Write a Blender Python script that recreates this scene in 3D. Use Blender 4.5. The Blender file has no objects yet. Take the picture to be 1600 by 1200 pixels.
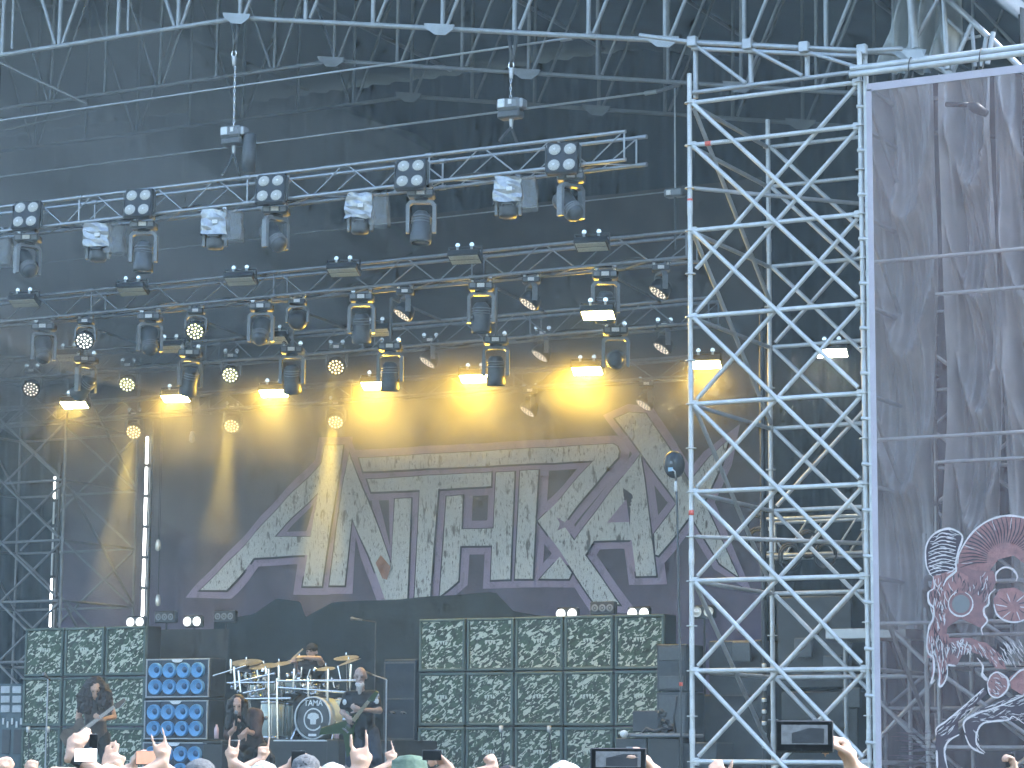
import bpy, bmesh, math, random
import numpy as np
from mathutils import Vector, Matrix, Euler
random.seed(7)
SC = bpy.context.scene
C = SC.collection
R = math.radians

# ------------------------------------------------------------------ camera
F_PX, A, PI_, RO = 3965.0, R(27.95), R(8.40), R(0.34)
CZ = 1.75
fw = Vector((-math.sin(A)*math.cos(PI_), math.cos(A)*math.cos(PI_), math.sin(PI_)))
r0 = Vector((math.cos(A), math.sin(A), 0)); u0 = r0.cross(fw)
rt = r0*math.cos(RO)+u0*math.sin(RO); up = u0*math.cos(RO)-r0*math.sin(RO)
CAM = Vector((0, 0, CZ))
cd = bpy.data.cameras.new('camera'); cam = bpy.data.objects.new('camera', cd); C.objects.link(cam)
M = Matrix((rt, up, -fw)).transposed().to_4x4(); M.translation = CAM; cam.matrix_world = M
cd.sensor_width = 36; cd.lens = F_PX/1600*36; cd.clip_start = .1; cd.clip_end = 5000
SC.camera = cam
# ------------------------------------------------------------------ world, sun, exposure
W = bpy.data.worlds.new('World'); SC.world = W; W.use_nodes = True
wn = W.node_tree; wn.nodes.clear()
SUN_EL, SUN_AZ = R(56), R(48)          # sun high behind the stage, to the right (azimuth clockwise from +y)
sky = wn.nodes.new('ShaderNodeTexSky'); sky.sky_type = 'NISHITA'; sky.sun_disc = False
sky.sun_elevation = SUN_EL; sky.sun_rotation = SUN_AZ; sky.air_density = 1.25; sky.dust_density = 2.2; sky.ozone_density = 1.0
bg = wn.nodes.new('ShaderNodeBackground'); bg.inputs['Strength'].default_value = .15
wo = wn.nodes.new('ShaderNodeOutputWorld')
wn.links.new(sky.outputs[0], bg.inputs[0]); wn.links.new(bg.outputs[0], wo.inputs[0])
sl = bpy.data.lights.new('sun', 'SUN'); sl.energy = 1.6; sl.angle = R(10); sl.color = (1, .97, .93)
so = bpy.data.objects.new('sun', sl); C.objects.link(so)
sdir = Vector((math.sin(SUN_AZ)*math.cos(SUN_EL), math.cos(SUN_AZ)*math.cos(SUN_EL), math.sin(SUN_EL)))
so.rotation_euler = sdir.to_track_quat('Z', 'Y').to_euler(); so.location = (0, 0, 30)
SC.view_settings.view_transform = 'Standard'; SC.view_settings.look = 'None'
SC.view_settings.exposure = 2.1; SC.view_settings.gamma = 1; SC.view_settings.use_curve_mapping = False
SC.view_settings.use_white_balance = True; SC.view_settings.white_balance_temperature = 6050; SC.view_settings.white_balance_tint = 8
cy = SC.cycles
cy.max_bounces = 3; cy.diffuse_bounces = 2; cy.glossy_bounces = 1; cy.transmission_bounces = 1
cy.transparent_max_bounces = 8; cy.volume_bounces = 0; cy.use_denoising = True
cy.use_adaptive_sampling = True; cy.adaptive_threshold = .05; cy.adaptive_min_samples = 12
cy.sample_clamp_indirect = 6; cy.caustics_reflective = False; cy.caustics_refractive = False

# ------------------------------------------------------------------ helpers
def ray(px, py): return fw*F_PX + rt*(px-800) + up*(600-py)
def at(px, py, Y):
    d = ray(px, py); return CAM + d*(Y/d.y)
def atd(px, py, dist):
    d = ray(px, py); return CAM + d*(dist/F_PX)
def V(*a): return Vector(a)

MATS = {}
def mat(name, col, rough=.6, metal=0., var=.12, vscale=6., col2=None, spec=.5, bump=0., bscale=40., emit=None, estr=0., coords='Object', trans=0.):
    if name in MATS: return MATS[name]
    m = bpy.data.materials.new(name); m.use_nodes = True; nt = m.node_tree; N = nt.nodes; L = nt.links
    b = N['Principled BSDF']
    b.inputs['Roughness'].default_value = rough; b.inputs['Metallic'].default_value = metal
    b.inputs['Specular IOR Level'].default_value = spec
    tc = N.new('ShaderNodeTexCoord'); src = tc.outputs[coords]
    if coords == 'World':
        pass
    c2 = col2 or tuple(max(0, c*(1-2.2*var)) for c in col)
    c1 = tuple(min(1, c*(1+var)) for c in col) if not col2 else col
    nz = N.new('ShaderNodeTexNoise'); nz.inputs['Scale'].default_value = vscale; nz.inputs['Detail'].default_value = 5
    geo = N.new('ShaderNodeNewGeometry'); L.new(geo.outputs['Position'], nz.inputs['Vector'])
    mx = N.new('ShaderNodeMix'); mx.data_type = 'RGBA'
    mx.inputs['A'].default_value = (*c2, 1); mx.inputs['B'].default_value = (*c1, 1)
    L.new(nz.outputs['Fac'], mx.inputs['Factor']); L.new(mx.outputs['Result'], b.inputs['Base Color'])
    if bump:
        n2 = N.new('ShaderNodeTexNoise'); n2.inputs['Scale'].default_value = bscale; n2.inputs['Detail'].default_value = 6
        L.new(geo.outputs['Position'], n2.inputs['Vector'])
        bp = N.new('ShaderNodeBump'); bp.inputs['Strength'].default_value = bump; bp.inputs['Distance'].default_value = .02
        L.new(n2.outputs['Fac'], bp.inputs['Height']); L.new(bp.outputs['Normal'], b.inputs['Normal'])
    if emit:
        m.cycles.emission_sampling = 'NONE'; b.inputs['Emission Color'].default_value = (*emit, 1); b.inputs['Emission Strength'].default_value = estr
    if trans:
        tr = N.new('ShaderNodeBsdfTransparent'); ms = N.new('ShaderNodeMixShader'); ms.inputs[0].default_value = trans
        out = N['Material Output']; L.new(b.outputs[0], ms.inputs[1]); L.new(tr.outputs[0], ms.inputs[2]); L.new(ms.outputs[0], out.inputs[0])
    MATS[name] = m
    return m

def wm(o):
    b = o.matrix_basis
    return wm(o.parent) @ o.matrix_parent_inverse @ b if o.parent else b.copy()
def attach(o, p):
    if p is not None:
        o.parent = p; o.matrix_parent_inverse = wm(p).inverted()
    return o
def link(name, me, parent=None, mtx=None):
    o = bpy.data.objects.new(name, me); C.objects.link(o)
    if mtx is not None: o.matrix_basis = mtx
    return attach(o, parent)
def tag(o, label, cat, group=None, kind=None):
    if label: o['label'] = label
    if cat: o['category'] = cat
    if group: o['group'] = group
    if kind: o['kind'] = kind
    return o
def thing(name, label, cat, loc=(0, 0, 0), rotz=0., group=None):
    o = bpy.data.objects.new(name, None); C.objects.link(o); o.location = loc; o.rotation_euler = (0, 0, rotz)
    o.empty_display_size = .1
    return tag(o, label, cat, group)
def copy_tree(o, parent=None):
    c = o.copy(); C.objects.link(c); c.parent = parent
    if parent is not None: c.matrix_parent_inverse = o.matrix_parent_inverse.copy()
    for ch in list(o.children): copy_tree(ch, c)
    return c
ORD = ['leftmost', 'second from left', 'third from left', 'fourth from left', 'fifth from left', 'sixth from left', 'seventh from left', 'eighth from left', 'ninth from left']

_cyl = {}
def cylmesh(m, n=10, taper=1.0, cap=True):
    k = (m.name, n, taper)
    if k in _cyl: return _cyl[k]
    bm = bmesh.new(); bmesh.ops.create_cone(bm, cap_ends=cap, segments=n, radius1=1, radius2=taper, depth=1)
    for f in bm.faces: f.smooth = len(f.verts) == 4
    me = bpy.data.meshes.new('tube'); bm.to_mesh(me); bm.free(); me.materials.append(m); _cyl[k] = me
    return me
def tube(name, a, b, r, m, parent=None, n=10, taper=1.0):
    a = Vector(a); b = Vector(b); d = b-a; L = d.length
    if L < 1e-6: L = 1e-6
    mt = Matrix.LocRotScale((a+b)/2, d.to_track_quat('Z', 'Y'), Vector((r, r, L)))
    return link(name, cylmesh(m, n, taper), parent, mt)
_box = {}
def boxmesh(sx, sy, sz, m, bev=.008):
    k = (round(sx, 3), round(sy, 3), round(sz, 3), m.name, bev)
    if k in _box: return _box[k]
    bm = bmesh.new(); bmesh.ops.create_cube(bm, size=1)
    bmesh.ops.scale(bm, vec=(sx, sy, sz), verts=bm.verts)
    if bev:
        bmesh.ops.bevel(bm, geom=bm.edges[:], offset=min(bev, .3*min(sx, sy, sz)), segments=1, affect='EDGES', profile=.5)
    me = bpy.data.meshes.new('box'); bm.to_mesh(me); bm.free(); me.materials.append(m); _box[k] = me
    return me
def box(name, c, s, m, parent=None, rot=None, bev=.008):
    mt = Matrix.LocRotScale(Vector(c), (rot or Euler((0, 0, 0))), None)
    return link(name, boxmesh(*s, m, bev), parent, mt)
def pmesh(name, verts, faces, m, parent=None, smooth=False):
    me = bpy.data.meshes.new(name); me.from_pydata([tuple(v) for v in verts], [], faces); me.update()
    if smooth:
        me.polygons.foreach_set('use_smooth', [True]*len(me.polygons))
    me.materials.append(m)
    return link(name, me, parent)
def lathe(name, prof, m, parent=None, mtx=None, n=20, mesh=None):
    """prof: (radius, z) list, spun about z"""
    vs, fs = [], []
    for (r, z) in prof:
        for i in range(n):
            t = 2*math.pi*i/n; vs.append((r*math.cos(t), r*math.sin(t), z))
    for j in range(len(prof)-1):
        for i in range(n):
            fs.append((j*n+i, j*n+(i+1) % n, (j+1)*n+(i+1) % n, (j+1)*n+i))
    me = bpy.data.meshes.new(name); me.from_pydata(vs, [], fs); me.update()
    me.polygons.foreach_set('use_smooth', [True]*len(me.polygons)); me.materials.append(m)
    return link(name, me, parent, mtx)
def tubepath(name, pts, r, m, parent=None, n=8, closed=False):
    pts = [Vector(p) for p in pts]; vs, fs = [], []; N = len(pts)
    ref = Vector((.123, .3, .95)).normalized()
    for i, p in enumerate(pts):
        if closed: d = pts[(i+1) % N]-pts[i-1]
        else: d = pts[min(i+1, N-1)]-pts[max(i-1, 0)]
        d.normalize(); s = d.cross(ref)
        if s.length < .05: s = d.cross(Vector((1, 0, 0)))
        s.normalize(); w = s.cross(d); rr = r[i] if isinstance(r, (list, tuple)) else r
        for k in range(n):
            t = 2*math.pi*k/n; vs.append(p+(s*math.cos(t)+w*math.sin(t))*rr)
    for i in range(N if closed else N-1):
        j = (i+1) % N
        for k in range(n): fs.append((i*n+k, i*n+(k+1) % n, j*n+(k+1) % n, j*n+k))
    if not closed:
        fs.append(tuple(range(n))[::-1]); fs.append(tuple(range((N-1)*n, N*n)))
    return pmesh(name, vs, fs, m, parent, True)
def extrude_poly(name, pts2, thick, fn, m, parent=None, holes=(), bev=0.):
    """pts2 outline (x,y); fn(x,y,h) -> Vector; h from 0 to thick"""
    bm = bmesh.new()
    def loop(ps):
        vv = [bm.verts.new((x, y, 0)) for x, y in ps]
        return [bm.edges.new((vv[i], vv[(i+1) % len(vv)])) for i in range(len(vv))]
    es = loop(pts2)
    for h in holes: es += loop(h)
    bmesh.ops.triangle_fill(bm, use_beauty=True, use_dissolve=False, edges=es)
    if thick:
        g = bmesh.ops.extrude_face_region(bm, geom=bm.faces[:])
        for v in [e for e in g['geom'] if isinstance(e, bmesh.types.BMVert)]: v.co.z = thick
    for v in bm.verts: v.co = fn(*v.co)
    bmesh.ops.recalc_face_normals(bm, faces=bm.faces)
    me = bpy.data.meshes.new(name); bm.to_mesh(me); bm.free(); me.materials.append(m)
    return link(name, me, parent)
def textmesh(name, s, size, m, parent, mtx):
    cu = bpy.data.curves.new(name, 'FONT'); cu.body = s; cu.size = size; cu.align_x = 'CENTER'; cu.align_y = 'CENTER'; cu.extrude = .002; cu.offset = size*.012
    o = bpy.data.objects.new(name, cu); me = bpy.data.meshes.new_from_object(o); bpy.data.objects.remove(o)
    me.materials.append(m); return link(name, me, parent, mtx)

# ------------------------------------------------------------------ materials
galv = mat('galvanised_steel', (.62, .645, .655), .45, .25, .2, 7.)
galv_d = mat('dull_steel', (.46, .49, .52), .5, .4, .18, 9.)
galv_dd = mat('dark_and_shaded_steel', (.22, .235, .25), .55, .4, .2, 9.)  # dark steel; on the middle roof truss the tone is painted shade
galv_shade = mat('shaded_rear_steel', (.11, .12, .13), .6, .3, .2, 9.)  # rear roof truss only: shade put into the steel colour
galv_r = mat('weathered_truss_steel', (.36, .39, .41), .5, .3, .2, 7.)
alu = mat('truss_aluminium', (.40, .43, .46), .38, .6, .14, 12.)
alu_d = mat('darker_aluminium', (.30, .32, .34), .42, .6, .18, 12.)  # darker aluminium tone than the front lighting truss
black = mat('black_housing', (.022, .024, .027), .45, 0, .2, 20.)
dgrey = mat('dark_grey_housing', (.075, .083, .09), .42, 0, .2, 20.)
mgrey = mat('grey_housing', (.20, .215, .23), .4, .1, .15, 20.)
lgrey = mat('pale_panel', (.62, .65, .66), .35, .2, .1, 20.)
white = mat('white_plastic', (.78, .79, .78), .4, 0, .06, 20.)
fabric = mat('black_drape', (.014, .026, .036), .95, 0, .3, 2.5, bump=.4, bscale=6)
roofm = mat('roof_membrane', (.030, .056, .080), .8, 0, .3, 1.2, bump=.25, bscale=3)
rubber = mat('red_tape', (.7, .12, .08), .6)
lens_off = mat('lamp_lens', (.70, .72, .70), .18, .25, .15, 60.)
lens_pale = mat('blinder_lens', (.54, .54, .50), .3, 0., .12, 60.)
silver = mat('crumpled_silver_plastic', (.50, .53, .55), .22, .35, .3, 14., bump=.35, bscale=14)
clearp = mat('hazy_clear_plastic', (.45, .49, .52), .25, 0, .2, 12., trans=.62)
strobe_on = mat('strobe_lit', (.9, .8, .5), .4, emit=(1, .80, .34), estr=26)
strobe_hot = mat('strobe_white_hot', (.9, .8, .6), .4, emit=(1, .86, .62), estr=30)
strobe_off = mat('strobe_tube_unlit', (.78, .80, .72), .3, .1, .15, 30.)
led_y = mat('led_cells_yellow', (.8, .7, .3), .3, emit=(1, .92, .42), estr=2.6)
led_w = mat('led_cells_white', (.8, .8, .8), .3, emit=(1, .96, .82), estr=2.0)
led_o = mat('led_cells_amber', (.8, .6, .3), .3, emit=(1, .70, .25), estr=2.4)
led_dim = mat('led_cells_dim', (.7, .6, .5), .3, emit=(1, .82, .62), estr=.9)
tube_on = mat('led_tube_lit', (.9, .9, .9), .3, emit=(1, .97, .9), estr=2.2)
chrome = mat('chrome', (.78, .8, .82), .14, .9, .05, 20.)
brass = mat('cymbal_bronze', (.26, .27, .27), .4, .3, .2, 30.)
skin = mat('skin', (.50, .31, .22), .55, 0, .1, 30.)
skin_l = mat('pale_skin', (.58, .37, .26), .55, 0, .1, 30.)
skin_t = mat('tattooed_skin', (.50, .35, .27), .55, 0, .3, 25., col2=(.22, .19, .19))
hair_b = mat('dark_brown_hair', (.035, .022, .016), .55, 0, .4, 40., bump=.6, bscale=60)
hair_k = mat('black_hair', (.014, .013, .013), .5, 0, .4, 40., bump=.6, bscale=60)
hair_l = mat('fair_hair', (.62, .52, .38), .6, 0, .3, 40., bump=.6, bscale=60)
hair_g = mat('grey_hair', (.62, .60, .57), .6, 0, .3, 40., bump=.6, bscale=60)
cl_black = mat('black_cotton', (.018, .019, .021), .9, 0, .3, 12., bump=.3, bscale=30)
cl_navy = mat('dark_blue_denim', (.035, .045, .07), .9, 0, .3, 12., bump=.3, bscale=40)
cl_maroon = mat('brown_jacket', (.085, .045, .035), .8, 0, .4, 12., bump=.3, bscale=30)
cl_white = mat('white_cotton', (.80, .80, .78), .9, 0, .08, 12., bump=.2, bscale=30)
cl_green = mat('olive_canvas', (.10, .16, .115), .9, 0, .3, 16., bump=.4, bscale=40)
cl_grey = mat('grey_knit', (.16, .165, .17), .9, 0, .4, 60., bump=.4, bscale=90)
cl_red = mat('red_cotton', (.30, .05, .05), .9, 0, .2, 12., bump=.2, bscale=30)
screen = mat('phone_glass_dark', (.004, .0045, .005), .3, 0, .4, 14., spec=.12)
screen_on = mat('phone_screen_lit', (.5, .5, .5), .2, emit=(.95, .97, 1), estr=.7)
screen_pic = mat('phone_preview', (.10, .11, .12), .3, 0, .5, 60., emit=(.5, .55, .6), estr=.035)
screen_w = mat('phone_screen_warm', (.3, .15, .1), .2, 0, .3, 40., emit=(.55, .28, .16), estr=.35)
# ------------------------------------------------------------------ reference heights
YA = 32.0                                   # face of the amplifier walls
ZS = at(850, 1222, YA).z                    # stage floor
YR = [27.0, 29.35, 31.5]                    # roof trusses
YL = [27.0, 29.6, 32.2, 34.9]               # lighting trusses
YB = 36.3                                   # printed backdrop
YT = 26.07                                  # scaffold tower front
TX, TW, TD, TZ = -11.54, 2.07, 2.38, 7.48+CZ

# ------------------------------------------------------------------ ground, stage
gm = mat('trampled_grass', (.10, .105, .06), .95, 0, .3, 1.5, col2=(.06, .05, .035), bump=.5, bscale=12)
g = pmesh('ground', [(-900, -900, 0), (900, -900, 0), (900, 900, 0), (-900, 900, 0)], [(0, 1, 2, 3)], gm); g['kind'] = 'structure'
deckm = mat('stage_deck_paint', (.03, .032, .034), .55, 0, .3, 3.)
st = thing('stage_platform', 'wide black stage platform that the band and amplifiers stand on', 'stage', (-18, 31.5, 0))
pw = 2.0
for i in range(17):
    for j in range(6):
        box('deck_panel', (-42+i*pw+pw/2, 26.4+j*pw+pw/2, ZS-.05), (pw-.008, pw-.008, .1), deckm, st, bev=.004)
for i in range(17):
    box('skirt_panel', (-42+i*pw+pw/2, 26.38, (ZS-.1)/2), (pw-.01, .04, ZS-.102), fabric, st, bev=0)

# ------------------------------------------------------------------ roof: canopy, trusses
K1 = at(375, 28, YR[0]); S1 = at(1425, 84, YR[0]); XL = -40
ang_s = (S1.z-K1.z)/(S1.x-K1.x)
HT = 2.3
cyf = 25.4
eave = at(1556, 0, 27.0)                     # right eave runs straight back from here
prof = [(XL, K1.z+HT+.12), (K1.x, K1.z+HT+.12), (S1.x-.6, S1.z+HT+.25), (eave.x, eave.z)]
# resample the profile and build a membrane with thickness, slightly wrinkled
pp = []
for (x0, z0), (x1, z1) in zip(prof[:-1], prof[1:]):
    L = math.hypot(x1-x0, z1-z0); n = max(1, int(L/.5))
    for k in range(n): pp.append((x0+(x1-x0)*k/n, z0+(z1-z0)*k/n))
pp.append(prof[-1])
vs, fs = [], []; ny = 14; YE = 38.6
for j in range(ny+1):
    y = cyf+(YE-cyf)*j/ny
    for i, (x, z) in enumerate(pp):
        w = .05*math.sin(i*1.7+j*.6)*math.sin(j*1.1)+(random.uniform(-.05, .05) if j == 0 else 0)
        vs.append((x, y+(random.uniform(-.08, .02) if j == 0 else 0), z+w))
n = len(pp)
for j in range(ny):
    for i in range(n-1): fs.append((j*n+i, j*n+i+1, (j+1)*n+i+1, (j+1)*n+i))
canopy = thing('roof_canopy', 'dark membrane roof stretched over the whole stage', 'roof', (-18, 32, 0))
mem = pmesh('membrane', vs, fs, roofm, canopy, True)
md = mem.modifiers.new('s', 'SOLIDIFY'); md.thickness = .03; md.offset = 1

def line_at(tr, x):            # bottom chord height of a roof truss at world x
    return K1.z if x < K1.x else K1.z+ang_s*(x-K1.x)
for ti, Y in enumerate(YR):
    nm = ['front', 'middle', 'rear'][ti]
    m1 = [galv_r, galv_dd, galv_shade][ti]  # deeper trusses darker: fading light under the roof put into the colour
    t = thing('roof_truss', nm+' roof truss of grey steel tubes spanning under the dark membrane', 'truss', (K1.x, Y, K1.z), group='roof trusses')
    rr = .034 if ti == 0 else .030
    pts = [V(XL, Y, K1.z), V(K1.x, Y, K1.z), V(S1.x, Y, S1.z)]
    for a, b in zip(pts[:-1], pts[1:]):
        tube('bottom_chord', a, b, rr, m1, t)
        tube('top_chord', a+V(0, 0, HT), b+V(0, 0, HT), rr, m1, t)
    sp = (at(700, 47, YR[0]).x-at(591, 41, YR[0]).x)
    xs = [K1.x+sp*k for k in range(0, int((S1.x-K1.x)/sp)+1)]
    for k, x in enumerate(xs):
        z = line_at(ti, x); tube('upright', (x, Y, z), (x+.02, Y, z+HT), rr*.85, m1, t)
        if k < len(xs)-1:
            x2 = xs[k+1]; tube('diagonal', (x+.07, Y, z+.03), (x2-.03, Y, line_at(ti, x2)+HT-.03), rr*.7, m1, t)
        if k % 3 == 0:
            extrude_poly('joint_plate', [(-.22, .04), (.22, .04), (.2, -.02), (.09, -.10), (-.07, -.10), (-.2, -.02)], .02,
                         lambda a, b, h, x=x, z=z, Y=Y: V(x+a, Y-.07-h, z+b+ang_s*a), m1, t)
    spl = .97*sp; k = 0; x = K1.x
    while x-spl > XL:
        x -= spl; k += 1
        tube('upright', (x, Y, K1.z), (x+.02, Y, K1.z+HT), rr*.85, m1, t)
        if k % 2 == 1:
            for s in (-1, 1): tube('diagonal', (x+s*.06, Y, K1.z+.03), (x+s*(spl-.06), Y, K1.z+HT-.03), rr*.7, m1, t)
        elif ti == 0:
            tube('hanging_rod', (x+.09, Y+.1, K1.z+.1), (x+.09, Y+.1, K1.z+HT), .02, m1, t)
# purlins running back between the trusses
for k, x in enumerate([K1.x-6, K1.x-3, K1.x, K1.x+3.2, K1.x+6.4]):
    z = line_at(0, x)+HT+.05
    o = tube('roof_purlin', (x, 25.6, z+.03), (x, 38, z+.03), .035, galv_dd)
    tag(o, ORD[k]+' of the steel purlins running back above the roof trusses', 'purlin', 'roof purlins')
for k, (pa, pb, Y) in enumerate([((-60, 70), (135, 162), 28.2), ((0, 205), (150, 172), 30.6)]):
    o = tube('roof_brace', at(*pa, Y), at(*pb, Y+1), .02, galv_d)
    tag(o, ['thin steel brace slanting under the membrane left of the chain bag', 'lower thin brace at the left edge just above the second steel wire'][k], 'brace', 'roof braces')

# right shoulder of the roof: bent leg truss with plastic sheet
leg = thing('roof_leg_truss', 'steel corner truss bending down at the right shoulder of the roof', 'truss', at(1480, 104, 27), group=None)
def lt(name, a, b, r, Y=27.0, Y2=None, m=galv_d): tube(name, at(*a, Y), at(*b, Y2 or Y), r, m, leg)
lt('chord', (1420, -40), (1430, 76), .05, 26.95); lt('chord', (1470, -12), (1545, 58), .035); lt('chord', (1550, 62), (1640, 150), .035)
lt('chord', (1432, 78), (1492, 122), .035, 26.95); lt('diagonal', (1430, 62), (1470, -8), .028, 27.05); lt('upright', (1474, -10), (1480, 108), .03, 26.9)
lt('diagonal', (1487, 108), (1518, 38), .028); lt('upright', (1518, 42), (1524, 104), .022, 27.3); lt('upright', (1541, 58), (1533, 104), .026)
lt('upright', (1552, 50), (1543, 100), .03, 26.9); lt('diagonal', (1480, 30), (1506, 54), .022, 27.4); lt('diagonal', (1505, 62), (1532, 56), .02, 27.4); lt('brace', (1520, 0), (1600, 86), .02, 28.5, m=galv_dd)
extrude_poly('joint_plate', [(1404, 78), (1440, 78), (1446, 90), (1436, 95), (1424, 95)], .03, lambda a, b, h: at(a, b, 26.85-h), galv_d, leg)
def cloth_grid(name, fn, nu, nv, m, parent=None):
    vs = [fn(i/nu, j/nv) for j in range(nv+1) for i in range(nu+1)]
    fs = [(j*(nu+1)+i, j*(nu+1)+i+1, (j+1)*(nu+1)+i+1, (j+1)*(nu+1)+i) for j in range(nv) for i in range(nu)]
    return pmesh(name, vs, fs, m, parent, True)
plast = mat('dusty_plastic_sheet', (.60, .65, .66), .3, 0, .25, 3., trans=.12, bump=.4, bscale=8)
def psheet(u, v):
    top = at(1405+100*u, -30, 27.6); bot = at(1370+120*u, 112, 27.6)
    p = top.lerp(bot, v); p.y += .16*math.sin(u*19+v*3)+.1*math.sin(u*37-v*5); return p
o = cloth_grid('plastic_sheet', psheet, 40, 18, plast); tag(o, 'crinkled translucent plastic sheet hanging at the right shoulder of the roof', 'plastic sheet')

# steel wires slung across under the roof
def wire(a, b, Y, label, sl=None, r=.016, m=alu):
    t = thing('steel_wire', label, 'wire', at(*b, Y), group='wires under the roof')
    tube('cable', at(*a, Y), at(*b, Y), r, m, t)
    if sl:
        tube('turnbuckle', at(b[0]-4, b[1]+1, Y), at(b[0]+14, b[1]-2, Y), .032, m, t); tube('sling', at(b[0]+14, b[1]-2, Y), at(*sl, Y), .028, galv_dd, t)
wire((-60, 197), (880, 61), 27.3, 'uppermost bright steel wire crossing to the front roof truss', (935, 50))
wire((-60, 284), (1012, 145), 29.7, 'second bright steel wire crossing between the two chain hoists', (1062, 132))
wire((-60, 425), (1075, 296), 31.9, 'third thin wire passing behind the silver-wrapped lamps', None, .010, alu_d)

# ------------------------------------------------------------------ walls of drape behind
def drape(name, xa, xb, Y, z0, z1, label, amp=.08, fold=.45, m=fabric):
    n = int(abs(xb-xa)/.09)
    def fn(u, v):
        x = xa+(xb-xa)*u
        return V(x, Y+amp*math.sin(x*2*math.pi/fold+.6*math.sin(x*1.3))+.03*math.sin(v*4+x), z0+(z1-z0)*v)
    o = cloth_grid(name, fn, n, 8, m); tag(o, label, 'drape'); return o
xr = at(1195, 700, 36.8).x
drape('backdrop_drape', -47, -3, 38.2, 0, K1.z+HT+.05, 'dark drape closing the back of the stage')
def swall(u, v):  # out-of-view drape, added to keep the sun off stage, tower and curtains
    y = 27.05+11.15*u; return V(-7.95+.08*math.sin(y*13.5+.6*math.sin(y*1.3)), y, (eave.z-.1)*v)
tag(cloth_grid('sun_block_drape', swall, 110, 6, fabric), 'unseen dark drape added under the right roof edge to block the sun', 'drape')

# ------------------------------------------------------------------ scaffold tower in front of the right wing
ZB = .0
_ros = {}
def rosette(p, m, parent, r=.062):
    k = m.name
    if k not in _ros:
        bm = bmesh.new(); bmesh.ops.create_cone(bm, cap_ends=True, segments=8, radius1=1, radius2=1, depth=1)
        me = bpy.data.meshes.new('rosette'); bm.to_mesh(me); bm.free(); me.materials.append(m); _ros[k] = me
    link('rosette', _ros[k], parent, Matrix.LocRotScale(Vector(p), Euler((0, 0, .2)), Vector((r, r, .012))))
def scaffold(name, label, X, Y, w, d, zt, levels, m, rr=.03, diag=2.0, back=True, sides=True, ros=True, md=None, extra=.35, spacing=None):
    t = thing(name, label, 'scaffold', (X+w/2, Y+d/2, 0)); md = md or m
    P = [(X, Y), (X+w, Y), (X+w, Y+d), (X, Y+d)]
    for i, (x, y) in enumerate(P):
        z = 0
        while z < zt+extra:      # standards in 2 m lifts with a coupling sleeve
            z2 = min(z+2, zt+extra); tube('standard', (x, y, z), (x, y, z2), rr, m, t)
            if z2 < zt: tube('coupling', (x, y, z2-.08), (x, y, z2+.08), rr*1.16, m, t)
            z = z2
        tube('base_plate', (x, y, .006), (x, y, .03), .09, m, t)
        if ros:
            z = zt
            while z > .3: rosette((x, y, z), m, t); z -= .5
    for z in levels:
        tube('ledger', (X+.04, Y, z), (X+w-.04, Y, z), rr*.95, m, t)
        if back: tube('ledger', (X+.04, Y+d, z), (X+w-.04, Y+d, z), rr*.9, m, t)
        if sides:
            for x in (X, X+w): tube('ledger', (x, Y+.04, z), (x, Y+d-.04, z), rr*.9, md, t)
        if ros:
            for x in (X+.05, X+w-.05): box('wedge_head', (x, Y, z), (.07, .05, .085), m, t, bev=.01)
    def dg(a, b, off):
        tube('diagonal', a, b, rr*.9, m if off else md, t)
    for k, z in enumerate(levels):
        if z-diag > .2:
            dg((X+.06, Y-.035, z-.02), (X+w-.06, Y-.035, z-diag+.06), 1)
            dg((X+.06, Y+.035, z-diag+.06), (X+w-.06, Y+.035, z-.04), 1)
            if back:
                dg((X+.06, Y+d-.035, z-.02), (X+w-.06, Y+d-.035, z-diag+.06), 1)
                if k % 2: dg((X+.06, Y+d+.035, z-diag+.06), (X+w-.06, Y+d+.035, z-.04), 1)
            if sides and k % 2 == 0:
                dg((X+.03, Y+.06, z-.05), (X+.03, Y+d-.06, z-diag+.05), 0)
                dg((X+w+.03, Y+.06, z-.05), (X+w+.03, Y+d-.06, z-diag+.05), 0)
    return t
lv = [TZ, TZ-.5]+[TZ-.5-k for k in range(1, 9)]
tw = scaffold('scaffold_tower', 'tall bright galvanised scaffold tower with crossed braces in front of right stage wing', TX, YT, TW, TD, TZ, lv, galv, .0285, md=galv_d)
for z in (TZ-1.18, TZ-4.76): tube('red_mark', (TX, YT, z), (TX, YT, z+.055), .031, rubber, tw)
tube('red_mark', (TX+.2, YT, TZ-.5), (TX+.27, YT, TZ-.5), .030, rubber, tw)
tube('red_mark', (TX+TW, YT, TZ-1.25), (TX+TW, YT, TZ-1.19), .031, rubber, tw)
tube('plan_brace', (TX+.04, YT+.03, TZ-1), (TX+TW-.05, YT+TD-.1, TZ-1), .025, galv_d, tw)
tube('plan_brace', (TX+.04, YT+.03, TZ-5), (TX+TW-.05, YT+TD-.1, TZ-5), .025, galv_d, tw)
# doubled right standard
tube('standard', (TX+TW+.075, YT-.01, 0), (TX+TW+.075, YT-.01, TZ+.12), .03, galv, tw)
for k in range(18): tube('swivel_coupler', (TX+TW-.03, YT-.02, TZ-.28-.5*k), (TX+TW+.11, YT-.02, TZ-.30-.5*k), .022, galv, tw)
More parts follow.
